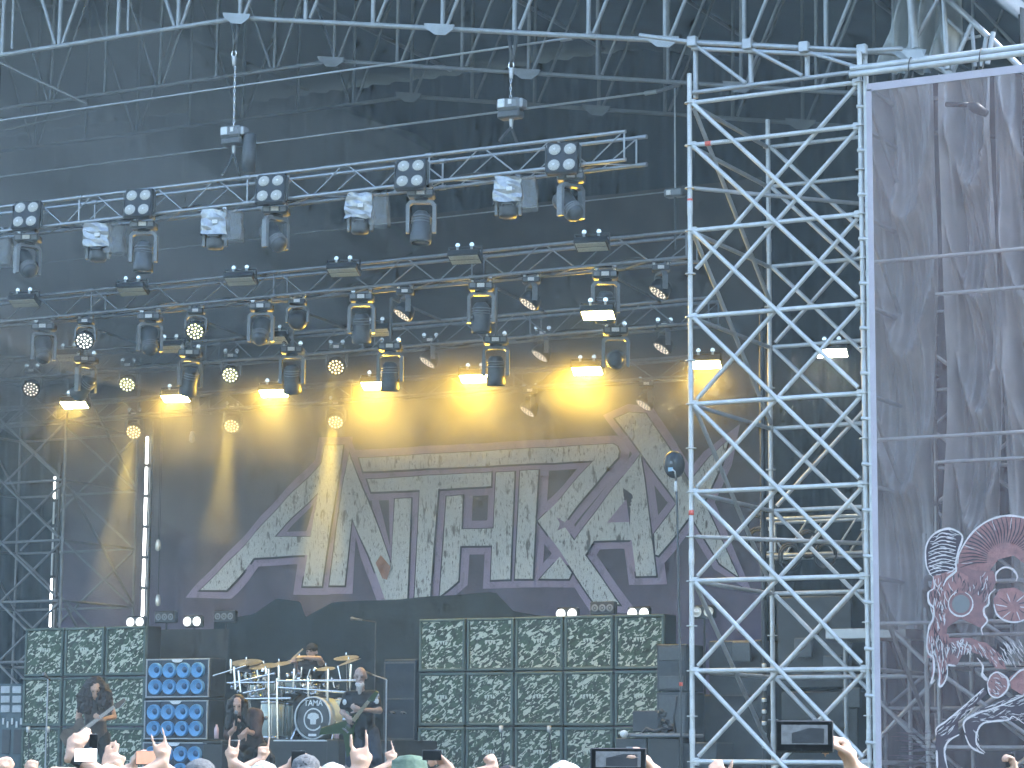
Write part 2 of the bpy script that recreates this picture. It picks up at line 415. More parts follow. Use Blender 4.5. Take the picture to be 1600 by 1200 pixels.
# upper extension carrying the roof edge
ub = [(TX+.0, YT+.0), (TX+TW*.34, YT), (TX+TW*.67, YT), (TX+TW, YT)]
zt1 = at(1078, 62, YT).z; zt2 = at(1350, 74, YT).z; zb1 = at(1085, 140, YT).z; zb2 = at(1345, 106, YT).z
ext = thing('scaffold_head_frame', 'dull steel lattice frame on top of the bright scaffold tower', 'scaffold', (TX+TW/2, YT, TZ+.3))
yE = YT+.12
for z0, z1, n_ in ((zt1, zt2, 'top_chord'), (zt1-.07, zt2-.07, 'top_chord'), (zb1, zb2, 'bottom_chord')):
    tube(n_, (TX-.02, yE, z0), (TX+TW+.02, yE, z1), .026, galv_d, ext)
for i in range(4):
    x = TX+TW*i/3; f = i/3
    tube('upright', (x, yE+.06, (TZ+.1) if i in (0, 3) else zb1+(zb2-zb1)*f), (x, yE+.06, zt1+(zt2-zt1)*f+.06), .03, galv_d, ext)
    box('clamp', (x, yE-.03, zt1+(zt2-zt1)*f), (.11, .09, .12), galv_d, ext)
    if i < 3:
        tube('diagonal', (x+.08, yE-.05, zt1+(zt2-zt1)*f-.08), (x+TW/3-.02, yE-.05, zb1+(zb2-zb1)*(i+1)/3+.02), .022, galv_d, ext)
tube('top_chord', (TX+TW, yE, zt2), at(1410, 76, YT+.3), .026, galv_d, ext)
tube('top_chord', at(1000, 55, YT+.3), (TX, yE, zt1), .026, galv_d, ext)

# scaffolds standing farther back
scaffold('rear_scaffold', 'dark scaffold seen through the bright tower in the right wing', -10.9, 30.6, 2.57, 2.0, 7.6, [7.4-k*1.0 for k in range(7)], galv_d, .026, back=False, ros=False, md=galv_dd)
lx = at(99, 800, 33.6).x
scaffold('wing_scaffold', 'dim grey scaffold at the far left edge behind the amplifiers', lx-2.57, 33.6, 2.57, 2.0, at(99, 565, 33.6).z, [at(99, 565, 33.6).z-k*1.0 for k in range(7)], galv_dd, .024, back=True, ros=False, md=galv_dd)
scaffold('banner_scaffold', 'grey scaffold standing behind the lower part of the printed mesh banner', TX+TW+.35, YT+.9, 2.57, 1.6, 3.9, [3.7-k*.9 for k in range(4)], galv, .026, diag=1.8, back=True, ros=False)

# ------------------------------------------------------------------ lighting trusses
def truss(label, Y, A, B, w=.32, m=alu, rb=.010, rc=.024, seg=.52, cables=True):
    """A,B: left and right ends (X, z) of the upper chords"""
    (xa, za), (xb, zb) = A, B
    t = thing('lighting_truss', label, 'truss', ((xa+xb)/2, Y, (za+zb)/2), group='lighting trusses')
    L = xb-xa
    def P(s, dy, dz): return V(xa+L*s, Y+dy, za+(zb-za)*s+dz)
    ch = [(0, 0), (w, 0), (0, -w), (w, -w)]
    ns = max(1, round(L/3.0))
    for dy, dz in ch:
        for k in range(ns):
            tube('chord', P(k/ns, dy, dz), P((k+1)/ns, dy, dz), rc, m, t)
            if k: tube('coupler', P(k/ns-.03/L*1.5, dy, dz), P(k/ns+.03/L*1.5, dy, dz), rc*1.35, m, t)
    nb = max(2, round(L/seg/2)*2)
    for k in range(nb):
        a, b = k/nb, (k+1)/nb; z0, z1 = (0, -w) if k % 2 == 0 else (-w, 0)
        tube('brace', P(a+.004, 0, z0*.95), P(b-.004, 0, z1*.95), rb, m, t, 6)
        if k % 2: tube('brace', P(a, w, z0), P(b, w, z1), rb, m, t, 6)
        tube('brace', P(a, 0 if k % 2 else w, -w), P(b, w if k % 2 else 0, -w), rb, m, t, 6)
    for k in range(ns+1):
        tube('frame_bar', P(min(k/ns, .998), 0, 0), P(min(k/ns, .998), 0, -w), rb*1.2, m, t, 6)
        tube('frame_bar', P(min(k/ns, .998), w, 0), P(min(k/ns, .998), w, -w), rb*1.2, m, t, 6)
    if cables:
        for q in range(2):
            pts = []
            for k in range(int(L/.22)+1):
                s = k*.22/L
                if s > .97: break
                pts.append(P(s, w*(.3+.4*q), -w+.03+.025*math.sin(k*1.3+q*2)+.02*math.sin(k*.37)))
            tubepath('cable', pts, .012, black, t, 6)
    return t, P
def xz(px, py, Y):
    p = at(px, py, Y); return (p.x, p.z)
z1 = at(700, 239, YL[0]).z
t1, P1 = truss('front lighting truss with four-lamp blinders hung from two chain hoists', YL[0], (at(-120, 335, YL[0]).x, z1), (at(978, 205, YL[0]).x, z1), .345)
xe = at(978, 205, YL[0]).x
for dz in (0, -.345):
    tube('end_spigot', (xe, YL[0]+.345, z1+dz), (xe+.12, YL[0]+.345, z1+dz), .028, alu, t1)
z2 = at(700, 398, YL[1]).z
t2, P2 = truss('second lighting truss from the front, carrying flat strobes and moving heads', YL[1], (at(-120, 480, YL[1]).x, z2), (at(1075, 350, YL[1]).x, z2), .345, alu_d)
z3 = at(700, 500, YL[2]).z
t3, P3 = truss('third lighting truss from the front, dim above the lit yellow strobes', YL[2], (at(-120, 560, YL[2]).x, z3), (at(1110, 470, YL[2]).x, z3), .345, alu_d)
z4 = at(700, 585, YL[3]).z
t4, P4 = truss('rearmost lighting truss just above the printed backdrop', YL[3], (at(-120, 640, YL[3]).x, z4), (at(1075, 548, YL[3]).x, z4), .30, galv_dd)

# chain hoists
def hoist(px, ptop, pbody, ph, pbot, label, bag=False):
    Y = YL[0]+.17
    b = at(px, pbody, Y)
    t = thing('chain_hoist', label, 'hoist', b, group='chain hoists')
    top = at(px+3, ptop, Y)
    tubepath('sling', [top+V(-.07, 0, .05), top+V(-.02, 0, -.25), at(px+1, ptop+48, Y)], .022, dgrey, t, 8)
    tubepath('sling', [top+V(.07, 0, .05), top+V(.03, 0, -.25), at(px+1, ptop+48, Y)], .028, dgrey, t, 8)
    hk = at(px+1, ptop+52, Y)
    tubepath('shackle', [hk+V(.035*math.cos(q), 0, .05*math.sin(q)) for q in np.linspace(0, 2*math.pi, 14, endpoint=False)], .011, chrome, t, 6, True)
    tube('hook_block', hk+V(0, 0, -.04), hk+V(0, 0, -.17), .035, galv, t, taper=.6)
    n = int((hk.z-.17-b.z-.05)/.052)
    for k in range(max(0, n)):
        zz = hk.z-.17-.052*(k+.5)
        link('chain_link', ringm, t, Matrix.LocRotScale(V(b.x, Y, zz), Euler((R(90), 0, R(90)*(k % 2)+.5)), V(.55, 1.2, .8)))
    w = .155
    box('motor_housing', b+V(0, 0, -.02), (w*2.1, .2, .15), mgrey, t, bev=.03)
    box('gear_cover', b+V(-.08, -.105, -.01), (.1, .02, .11), lgrey, t, bev=.008); box('end_cap', b+V(.175, 0, -.02), (.05, .15, .12), galv_d, t, bev=.02)
    box('name_plate', b+V(.04, -.103, .0), (.05, .008, .06), white, t, bev=0)
    box('body', b+V(0, .0, -.145), (w*2, .17, .1), dgrey, t, bev=.02)
    lo = b+V(.01, 0, -.2); bt = at(px, pbot, Y)
    tube('lower_hook', lo, lo+V(0, 0, -.12), .03, galv, t, taper=.6)
    for s in (-1, 1): tubepath('bridle', [lo+V(0, 0, -.1), bt+V(s*.03-.02, .12*s, .05), bt+V(s*.04-.03, .17*s, -.02)], .017, dgrey, t)
    if bag:
        lathe('chain_bag', [(.0, -.5), (.085, -.5), (.095, -.3), (.085, 0), (.075, .02), (.07, 0)], dgrey, t, Matrix.Translation(b+V(.22, .05, -.07)))
bm = bmesh.new(); vs, fs = [], []
for i in range(12):
    for j in range(6):
        a, b = 2*math.pi*i/12, 2*math.pi*j/6
        vs.append(((.022+.006*math.cos(b))*math.cos(a), (.022+.006*math.cos(b))*math.sin(a), .006*math.sin(b)))
for i in range(12):
    for j in range(6): fs.append((i*6+j, ((i+1) % 12)*6+j, ((i+1) % 12)*6+(j+1) % 6, i*6+(j+1) % 6))
ringm = bpy.data.meshes.new('chain_link'); ringm.from_pydata(vs, [], fs); ringm.materials.append(chrome)
hoist(365, 32, 205, 0, 275, 'chain hoist with a hanging chain bag above the front truss, left one', True)
hoist(798, 50, 162, 0, 222, 'chain hoist without a bag above the front truss, right one')
o = thing('chain_hoist', 'small far chain hoist beside the upper part of the scaffold tower', 'hoist', at(1055, 302, 29.9), group='chain hoists')
p = at(1055, 302, 29.9); box('motor_housing', p, (.27, .16, .11), mgrey, o, bev=.02); box('name_plate', p+V(-.06, -.085, 0), (.06, .01, .06), white, o, bev=0)
tube('chain', p, p+V(0, 0, 1.5), .012, galv_d, o); tube('bridle', p, p+V(0, 0, -.75), .016, dgrey, o)

# ------------------------------------------------------------------ fixtures (each built once at the origin, hanging point at z = 0)
def clamp_set(t, w=.12):
    for s in (-1, 1):
        tube('clamp', (s*w, -.03, .03), (s*w, .03, .03), .032, chrome, t, 8); box('clamp_bolt', (s*w, -.035, -.012), (.03, .03, .05), lgrey, t, bev=.004)
def yoke(t, w, h, z0, m, th=.045, dp=.09):
    pts = [(-w, -h), (-w, -.06), (-w+.05, 0), (w-.05, 0), (w, -.06), (w, -h), (w-th, -h), (w-th, -.07), (w-th-.035, -th), (-w+th+.035, -th), (-w+th, -.07), (-w+th, -h)]
    return extrude_poly('yoke', pts, dp, lambda a, b, hh: V(a, hh-dp/2, z0+b), m, t)
def moving_head(tilt=0., pan=0., m_y=mgrey):
    t = thing('moving_head', '', 'stage light')
    clamp_set(t)
    piv = Matrix.Rotation(pan, 4, 'Z')
    box('base', (0, 0, -.075), (.34, .25, .10), dgrey, t, bev=.02); box('connector_panel', (0, -.128, -.07), (.10, .008, .055), white, t, bev=0)
    box('side_panel', (-.11, -.127, -.07), (.07, .006, .06), mgrey, t, bev=0); box('side_panel', (.11, -.127, -.07), (.07, .006, .06), mgrey, t, bev=0)
    tube('neck', (0, 0, -.125), (0, 0, -.16), .09, black, t, 14)
    y = yoke(t, .19, .42, -.15, m_y); y.data.transform(piv)
    H = piv @ Matrix.Translation((0, 0, -.46)) @ Matrix.Rotation(tilt, 4, 'X')
    h = lathe('head', [(0, .17), (.07, .17), (.105, .13), (.118, .02), (.118, -.10), (.132, -.13), (.138, -.22), (.130, -.245), (.118, -.25)], dgrey, t, H, 16)
    lathe('lens', [(.0, -.238), (.07, -.236), (.119, -.226)], lens_blk, h, H, 16)
    for k in range(3):
        lathe('cooling_fin', [(.112, .10-.035*k), (.127, .095-.035*k), (.127, .085-.035*k), (.112, .08-.035*k)], mgrey, h, H, 16)
    return t
lens_blk = mat('dark_glass_lens', (.06, .07, .08), .1, .2, .2, 30., spec=.9)
def cells_mesh(m, r=.135):
    bm = bmesh.new()
    for ring, n_, rr in ((0, 1, 0), (1, 6, .05), (2, 12, .098)):
        for k in range(n_):
            a = 2*math.pi*k/n_+ring*.2; bmesh.ops.create_circle(bm, cap_ends=True, segments=8, radius=.0125, matrix=Matrix.Translation((rr*math.cos(a)*r/.128, rr*math.sin(a)*r/.128, 0)))
    me = bpy.data.meshes.new('led_cells'); bm.to_mesh(me); bm.free(); me.materials.append(m); return me
CELLS = {}
def wash_light(tilt, pan, ledm, m_y=mgrey):
    t = thing('wash_light', '', 'stage light'); clamp_set(t, .09)
    piv = Matrix.Rotation(pan, 4, 'Z')
    box('base', (0, 0, -.06), (.24, .19, .075), dgrey, t, bev=.015); box('connector_panel', (0, -.098, -.055), (.085, .008, .045), white, t, bev=0)
    y = yoke(t, .165, .24, -.11, m_y, .03, .07); y.data.transform(piv)
    H = piv @ Matrix.Translation((0, 0, -.32)) @ Matrix.Rotation(tilt, 4, 'X')
    h = lathe('head', [(0, .10), (.08, .10), (.12, .06), (.143, -.02), (.145, -.075), (.132, -.08), (.0, -.078)], black, t, H, 22)
    if ledm.name not in CELLS: CELLS[ledm.name] = cells_mesh(ledm)
    c = link('led_cells', CELLS[ledm.name], h, H @ Matrix.Translation((0, 0, -.0815)) @ Matrix.Rotation(math.pi, 4, 'X')); c['kind'] = 'stuff'
    return t
def strobe(lit=None, tilt=0.):
    t = thing('strobe_panel', '', 'strobe light'); clamp_set(t, .1)
    X = Matrix.Translation((0, 0, -.13)) @ Matrix.Rotation(tilt, 4, 'X')
    for s in (-1, 1): box('bracket', (s*.235, 0, -.07), (.012, .04, .16), dgrey, t, bev=.002)
    tube('bracket_bar', (-.235, 0, 0), (.235, 0, 0), .014, dgrey, t)
    b = box('housing', (0, 0, 0), (.45, .24, .09), black, t, bev=.012); b.matrix_basis = X @ b.matrix_basis
    for s in (-1, 1):
        q = box('reflector', (0, s*.052, -.047), (.41, .088, .008), lit or strobe_off, t, bev=.002); q.matrix_basis = X @ q.matrix_basis
    return t
def blinder():
    t = thing('blinder', '', 'blinder light')
    Rm = Matrix.Rotation(R(-14), 4, 'X')
    b = box('housing', (0, .05, 0), (.40, .10, .42), black, t, bev=.02); b.matrix_basis = Rm @ b.matrix_basis
    for sx in (-1, 1):
        for sz in (-1, 1):
            X = Rm @ Matrix.Translation((sx*.095, 0, sz*.105)) @ Matrix.Rotation(R(90), 4, 'X')
            l = lathe('lamp', [(.0, .03), (.03, .027), (.058, .02), (.074, .006)], lens_pale, t, X, 18)
            lathe('rim', [(.074, .006), (.080, .012), (.084, .0)], dgrey, l, X, 18)
            lathe('bulb', [(.0, .036), (.012, .033), (.016, .026)], white, l, X, 10)
    for s in (-1, 1): box('bracket', (s*.215, .07, 0), (.012, .05, .3), dgrey, t, bev=.002)
    box('bracket_bar', (0, .12, .17), (.44, .04, .03), galv_d, t, bev=.004)
    return t
def covered_lamp(seed):
    rnd = random.Random(seed); t = thing('covered_lamp', '', 'stage light'); clamp_set(t)
    def crumple(name, w, d, h, z0, m, n=4, flare=1.15, amp=.021, ox=0):
        vs, fs = [], []; ring = []
        for k in range(4*n):
            s = k/n; q = int(s); f = s-q
            ring.append([(-w+2*w*f, -d), (w, -d+2*d*f), (w-2*w*f, d), (-w, d-2*d*f)][q])
        nv = 6
        for j in range(nv+1):
            f = 1+(flare-1)*j/nv
            for (x, y) in ring:
                vs.append((ox+x*f+rnd.uniform(-amp, amp), y*f+rnd.uniform(-amp, amp), z0-h*j/nv+rnd.uniform(-amp, amp)*.6))
        N = 4*n
        for j in range(nv):
            for k in range(N): fs.append((j*N+k, j*N+(k+1) % N, (j+1)*N+(k+1) % N, (j+1)*N+k))
        fs.append(tuple(range(N)))
        return pmesh(name, vs, fs, m, t)
    crumple('silver_cover', .155, .14, .33, .0, silver)
    crumple('clear_cover', .11, .12, .40, -.005, clearp, 6, 1.12, .018, .24)
    box('label_patch', (.02, -.172, -.17), (.07, .01, .05), white, t, bev=0)
    yoke(t, .165, .45, -.02, mgrey, .035, .08)
    lathe('head', [(.0, -.30), (.10, -.31), (.115, -.36), (.12, -.46), (.105, -.50), (.0, -.50)], dgrey, t, None, 16)
    tubepath('handle', [(-.07, -.12, -.37), (-.06, -.15, -.35), (.06, -.15, -.35), (.07, -.12, -.37)], .01, mgrey, t)
    return t
FACE = -.45                      # turn towards the audience area
def place(t, loc, rz, label, group):
    t.location = loc; t.rotation_euler = (0, 0, rz); t['label'] = label; t['group'] = group; return t
# --- front truss row
bl0 = blinder(); 
zc = z1-.17
for k, px in enumerate([40, 215, 422, 641, 878]):
    b = bl0 if k == 0 else copy_tree(bl0)
    y = YL[0]-.16; p = at(px, 335-.107*(px-40)+ (0 if k < 4 else 0), y); place(b, (p.x, y, p.z), .25, ORD[k]+' of the four-bulb blinders on the front truss', 'four-lamp blinders')
for k, (px, tl, pn) in enumerate([(57, 2.3, .75), (235, 0, 0), (438, 2.3, .8), (662, -.15, 0), (893, 2.3, .75)]):
    m_ = moving_head(tl, pn)
    p = at(px, 0, YL[0]+.1); place(m_, (p.x, YL[0]+.1, z1-.345-.05), .42, ORD[k]+' of the dark moving heads under the front truss', 'moving heads on the front truss')
for k, px in enumerate([-8, 165, 345, 568, 796]):
    m_ = covered_lamp(k+3)
    p = at(px, 0, YL[0]+.1); place(m_, (p.x, YL[0]+.1, z1-.345-.04), .42, ORD[k]+' of the lamps wrapped in silver plastic under the front truss', 'wrapped lamps on the front truss')
# --- second truss row
s_off = strobe(None, R(-24))
for k, (px, py) in enumerate([(38, 474), (207, 456), (376, 440), (537, 426), (727, 406), (925, 386)]):
    s = s_off if k == 0 else copy_tree(s_off); p = at(px, py, YL[1]-.25); place(s, (p.x, YL[1]-.25, p.z+.17), .2, ORD[k]+' of the unlit flat strobes on the second truss', 'unlit strobes on the second truss')
zf = z2-.345-.05
for k, (px, tl, pn) in enumerate([(70, 2.5, .3), (235, 2.6, .4), (408, 2.4, .0), (565, .2, 0), (752, .1, 0), (946, .25, .1)]):
    m_ = moving_head(tl, pn); p = at(px, 490, YL[1]+.1); place(m_, (p.x, YL[1]+.1, zf), .42, ORD[k]+' of the moving heads under the second truss', 'moving heads on the second truss')
for k, (px, tl, pn, lm) in enumerate([(135, -1.05, 0, led_w), (307, -1.05, 0, led_y), (465, 1.9, 0, led_dim), (633, -.6, -1.2, led_dim), (830, -.6, -1.2, led_dim), (1033, -.6, -1.2, led_dim)]):
    m_ = wash_light(tl, pn, lm); p = at(px, 480, YL[1]+.1); place(m_, (p.x, YL[1]+.1, zf+.01), .42, ORD[k]+' of the round LED wash lights under the second truss', 'wash lights on the second truss')
# --- third truss row
s_on = strobe(strobe_on, R(-24)); first = True
LAMPS = []
lit = [(117, 633, 31.9), (275, 623, 31.9), (428, 615, 31.9), (588, 603, 31.9), (742, 592, 31.9), (918, 580, 31.9), (1103, 570, 31.9), (935, 493, 29.3)]
for k, (px, py, Y) in enumerate(lit):
    s = s_on if k == 0 else copy_tree(s_on); p = at(px, py, Y); place(s, (p.x, Y, p.z+.17), .25, ['first', 'second', 'third', 'fourth', 'fifth', 'sixth', 'seventh'][k]+' glowing yellow strobe from the left in the lower lit row' if k < 7 else 'glowing yellow strobe above the lit row, under the second truss', 'lit yellow strobes'); LAMPS.append((p, [.35, .45, .5, .85, 1.0, 1.15, .35, .9][k]))
sw = strobe(strobe_hot, R(-24)); p = at(1300, 552, 32.6); place(sw, (p.x, 32.6, p.z+.17), .25, 'white glowing strobe seen through the scaffold tower', None); del sw['group']
s3 = strobe(None, R(-24))
for k, (px, py) in enumerate([(108, 558), (267, 545), (428, 531), (588, 519)]):
    s = s3 if k == 0 else copy_tree(s3); p = at(px, py, YL[2]-.6); place(s, (p.x, YL[2]-.6, p.z+.16), .2, ORD[k]+' of the dim unlit strobes on the third truss', 'unlit strobes on the third truss')
zf = z3-.35-.04
for k, (px, py, tl, pn) in enumerate([(135, 560, .9, 1.0), (298, 550, .4, .6), (457, 545, .3, 0), (610, 540, .12, 0), (775, 530, .12, 0), (962, 515, 1.7, 0)]):
    m_ = moving_head(tl, pn); YM = 30.75; p = at(px, py, YM); place(m_, (p.x, YM, p.z+.05), .42, ORD[k]+' of the moving heads hanging beside the yellow strobes', 'moving heads on the third truss')
    tube('drop_pipe', V(p.x, YM, p.z+.05), V(p.x, YM, z3+.1), .02, galv_dd, m_); tube('outrigger', V(p.x, YM, z3+.1), V(p.x, YL[2]+.1, z3), .02, galv_dd, m_)
WASH = []
for k, (px, py, tl, pn, lm) in enumerate([(50, 605, -1.0, 0, led_dim), (200, 597, -.9, 0, led_y), (361, 583, -1.0, 0, led_y), (526, 570, -.95, 0, led_o), (672, 560, -.6, -1.2, led_dim), (848, 550, -.6, -1.2, led_dim), (1038, 538, -.6, -1.2, led_dim)]):
    m_ = wash_light(tl, pn, lm); p = at(px, py, YL[2]+.1); place(m_, (p.x, YL[2]+.1, p.z+.32), .42, ORD[k]+' of the round wash lights in the row just above the yellow strobes', 'wash lights on the third truss')
    tube('drop_pipe', V(p.x, YL[2]+.1, p.z+.33), V(p.x, YL[2]+.1, z3-.3), .02, galv_dd, m_)
    if lm is not led_dim: WASH.append((p, 2.0))
# --- rear truss row
for k, (px, py, tl, pn, lm) in enumerate([(210, 672, -1.0, 0, led_o), (363, 662, -.9, 0, led_o), (525, 655, -.8, 0, led_o), (828, 637, -.6, -1.2, led_dim), (1010, 627, -.6, -1.2, led_dim)]):
    m_ = wash_light(tl, pn, lm, dgrey); p = at(px, py, YL[3]+.1); place(m_, (p.x, YL[3]+.1, p.z+.32), .42, ORD[k]+' of the wash lights in the lowest row against the backdrop', 'wash lights on the rear truss')
    tube('drop_pipe', V(p.x, YL[3]+.1, p.z+.33), V(p.x, YL[3]+.1, z4-.28), .02, galv_dd, m_)
    if lm is not led_dim: WASH.append((p, 9.0 if k == 2 else 4.5))
# real lamps: the yellow strobes and the downward beams
for k, (p, e) in enumerate(LAMPS):
    ld = bpy.data.lights.new('strobe_lamp', 'AREA'); ld.shape = 'RECTANGLE'; ld.size = .4; ld.size_y = .2; ld.energy = 36*e; ld.color = (1, .56, .01)
    lo = bpy.data.objects.new('strobe_lamp', ld); C.objects.link(lo); lo.location = p+V(0, -.12, -.07)
    lo.rotation_euler = (V(.15, -.85, -1)*-1).to_track_quat('Z', 'Y').to_euler()
for k, (p, e) in enumerate(WASH):
    ld = bpy.data.lights.new('wash_lamp', 'SPOT'); ld.energy = 65*e; ld.color = (1, .66, .10); ld.spot_size = R(24); ld.spot_blend = .5; ld.shadow_soft_size = .1
    lo = bpy.data.objects.new('wash_lamp', ld); C.objects.link(lo); lo.location = p+V(0, -.1, -.12)
    lo.rotation_euler = (V(.0, -.12, -1)*-1).to_track_quat('Z', 'Y').to_euler()

# ------------------------------------------------------------------ printed backdrop with the band logo
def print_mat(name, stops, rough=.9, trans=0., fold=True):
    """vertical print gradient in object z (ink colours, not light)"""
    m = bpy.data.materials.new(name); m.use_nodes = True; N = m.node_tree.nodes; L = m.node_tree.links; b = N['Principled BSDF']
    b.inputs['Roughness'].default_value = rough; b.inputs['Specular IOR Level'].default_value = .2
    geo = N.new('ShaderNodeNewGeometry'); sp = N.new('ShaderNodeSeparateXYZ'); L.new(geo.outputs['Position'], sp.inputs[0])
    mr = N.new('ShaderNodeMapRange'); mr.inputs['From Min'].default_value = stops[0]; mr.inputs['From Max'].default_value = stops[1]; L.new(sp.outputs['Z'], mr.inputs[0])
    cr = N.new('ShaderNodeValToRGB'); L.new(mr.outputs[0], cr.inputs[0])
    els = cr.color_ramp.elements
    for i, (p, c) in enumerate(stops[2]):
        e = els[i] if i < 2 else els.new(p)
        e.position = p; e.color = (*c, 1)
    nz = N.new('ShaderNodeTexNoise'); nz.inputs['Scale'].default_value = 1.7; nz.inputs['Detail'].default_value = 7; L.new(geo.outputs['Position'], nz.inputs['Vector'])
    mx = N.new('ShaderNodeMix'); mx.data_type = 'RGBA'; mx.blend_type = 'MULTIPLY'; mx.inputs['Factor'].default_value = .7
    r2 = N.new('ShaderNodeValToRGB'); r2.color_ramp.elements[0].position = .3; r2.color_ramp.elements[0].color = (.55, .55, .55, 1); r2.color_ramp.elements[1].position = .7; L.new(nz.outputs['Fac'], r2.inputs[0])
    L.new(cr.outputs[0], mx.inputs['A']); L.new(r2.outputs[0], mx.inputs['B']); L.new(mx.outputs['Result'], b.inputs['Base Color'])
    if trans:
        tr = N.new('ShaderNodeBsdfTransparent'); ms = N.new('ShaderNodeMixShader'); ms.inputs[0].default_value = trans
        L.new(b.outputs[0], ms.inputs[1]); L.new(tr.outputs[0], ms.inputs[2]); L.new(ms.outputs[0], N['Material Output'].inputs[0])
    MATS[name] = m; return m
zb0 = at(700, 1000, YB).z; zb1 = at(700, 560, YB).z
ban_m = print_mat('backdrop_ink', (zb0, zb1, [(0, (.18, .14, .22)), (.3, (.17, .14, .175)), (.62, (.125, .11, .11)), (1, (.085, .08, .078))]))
bxl, bxr = at(100, 800, YB).x, at(1196, 800, YB).x
banner = thing('printed_backdrop', 'huge cloth backdrop printed with the pale jagged band logo', 'backdrop', ((bxl+bxr)/2, YB, ZS))
def wav(x, z): return .025*math.sin(x*4.1+.5*math.sin(x*1.7)+z*.25)+.016*math.sin(x*9.3+z*.5)
def bf(u, v):
    x = bxl+(bxr-bxl)*u; z = ZS+(K1.z-.6-ZS)*v
    return V(x, YB+wav(x, z), z)
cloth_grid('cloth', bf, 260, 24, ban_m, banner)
def crack_mat(name, base, dark, sx, thr, sc=5.):
    m = bpy.data.materials.new(name); m.use_nodes = True; N = m.node_tree.nodes; L = m.node_tree.links; b = N['Principled BSDF']
    b.inputs['Roughness'].default_value = .9; b.inputs['Specular IOR Level'].default_value = .2
    geo = N.new('ShaderNodeNewGeometry'); mp = N.new('ShaderNodeMapping'); mp.inputs['Scale'].default_value = (sx, 1, 1); L.new(geo.outputs['Position'], mp.inputs[0])
    def layer(scale, det, lo, hi):
        nz = N.new('ShaderNodeTexNoise'); nz.inputs['Scale'].default_value = scale; nz.inputs['Detail'].default_value = det; nz.inputs['Roughness'].default_value = .65; L.new(mp.outputs[0], nz.inputs['Vector'])
        r = N.new('ShaderNodeValToRGB'); r.color_ramp.elements[0].position = lo; r.color_ramp.elements[1].position = hi; L.new(nz.outputs['Fac'], r.inputs[0]); return r
    a = layer(sc, 6, thr-.06, thr+.02); c = layer(sc*4, 4, thr-.07, thr)
    mn = N.new('ShaderNodeMath'); mn.operation = 'MINIMUM'; L.new(a.outputs[0], mn.inputs[0]); L.new(c.outputs[0], mn.inputs[1])
    mx = N.new('ShaderNodeMix'); mx.data_type = 'RGBA'; mx.inputs['A'].default_value = (*dark, 1); mx.inputs['B'].default_value = (*base, 1)
    L.new(mn.outputs[0], mx.inputs['Factor']); L.new(mx.outputs['Result'], b.inputs['Base Color']); MATS[name] = m; return m
ink_w = crack_mat('logo_pale_ink', (.72, .73, .72), (.20, .19, .18), 3.2, .425, 3.2)
ink_o = crack_mat('logo_outline_ink', (.42, .33, .46), (.31, .25, .34), 2., .40, 2.5)
ink_k = mat('logo_shadow_ink', (.045, .04, .06), .9)
def a_(x, y): return (280+x/4, 660+y/4)
def b_(x, y): return (560+x/4, 660+y/4)
def c_(x, y): return (840+x/3.6375, 630+y/3.6375)
LET = {
 'A': ([a_(160, 1045), a_(905, 258), a_(925, 150), a_(1030, 150), a_(1008, 300), a_(965, 560), a_(895, 1020), a_(790, 1020), a_(815, 825), a_(475, 845), a_(320, 1030), a_(305, 1045)], [[a_(600, 720), a_(880, 430), a_(830, 720)]]),
 'N': ([(550, 712), (577.5, 785), (613.8, 885), (621, 781), (643.8, 780), (637.5, 936), (603.8, 936), (580, 865), (553.8, 807.5), (540, 913.8), (518.8, 913.8), (530, 822.5), (540, 755)], []),
 'R': ([b_(30, 230), (961, 695.4), (966.5, 699), (968.7, 705.6), (967, 715.2), (879.9, 819.7), (902, 850), (917, 868.6), (969.2, 943.4), (932.1, 941.2), (845.5, 814.7), (932.9, 719.3), b_(50, 305)], []),
 'T': ([b_(75, 362), b_(835, 318), b_(832, 395), b_(510, 415), b_(462, 1105), b_(365, 1105), b_(405, 420), b_(95, 431)], []),
 'H': ([b_(568, 470), b_(660, 462), b_(652, 675), b_(858, 668), b_(878, 320), b_(985, 315), b_(958, 978), b_(838, 980), b_(848, 765), b_(645, 770), b_(632, 990), b_(530, 1080)], []),
 'I': ([b_(1030, 310), b_(1135, 305), b_(1100, 975), b_(998, 975)], []),
 'J': ([c_(38, 995), c_(130, 880), c_(198, 965), c_(182, 995)], []),
 'A2': ([c_(588, 300), c_(610, 430), c_(680, 978), c_(570, 980), c_(545, 775), c_(330, 780), c_(282, 862), c_(225, 785)], [[c_(413, 682), c_(515, 548), c_(532, 677)]]),
 'X': ([(966, 655), (984, 646), (1011, 648), (1046, 700), (1082, 757), (1112, 716), (1140, 690), (1131, 722), (1102, 785), (1155, 900), (1128, 880), (1084, 804), (1031, 867), (1028, 866), (1026, 835), (1062, 786)], []),
}
def offset(poly, d):
    n = len(poly); ar = sum(poly[i][0]*poly[(i+1) % n][1]-poly[(i+1) % n][0]*poly[i][1] for i in range(n)); s = 1 if ar > 0 else -1
    out = []
    for i in range(n):
        p0, p1, p2 = Vector(poly[i-1]), Vector(poly[i]), Vector(poly[(i+1) % n])
        e1, e2 = (p1-p0).normalized(), (p2-p1).normalized(); n1, n2 = Vector((e1.y, -e1.x))*s, Vector((e2.y, -e2.x))*s
        b = (n1+n2); b = b.normalized() if b.length > .05 else n1
        k = d/max(.45, b.dot(n1)); out.append(tuple(p1+b*k))
    return out
def dens(p, step=6):
    out = []
    for i in range(len(p)):
        a, b = Vector(p[i]), Vector(p[(i+1) % len(p)]); n = max(1, int((b-a).length/step))
        out += [tuple(a.lerp(b, k/n)) for k in range(n)]
    return out
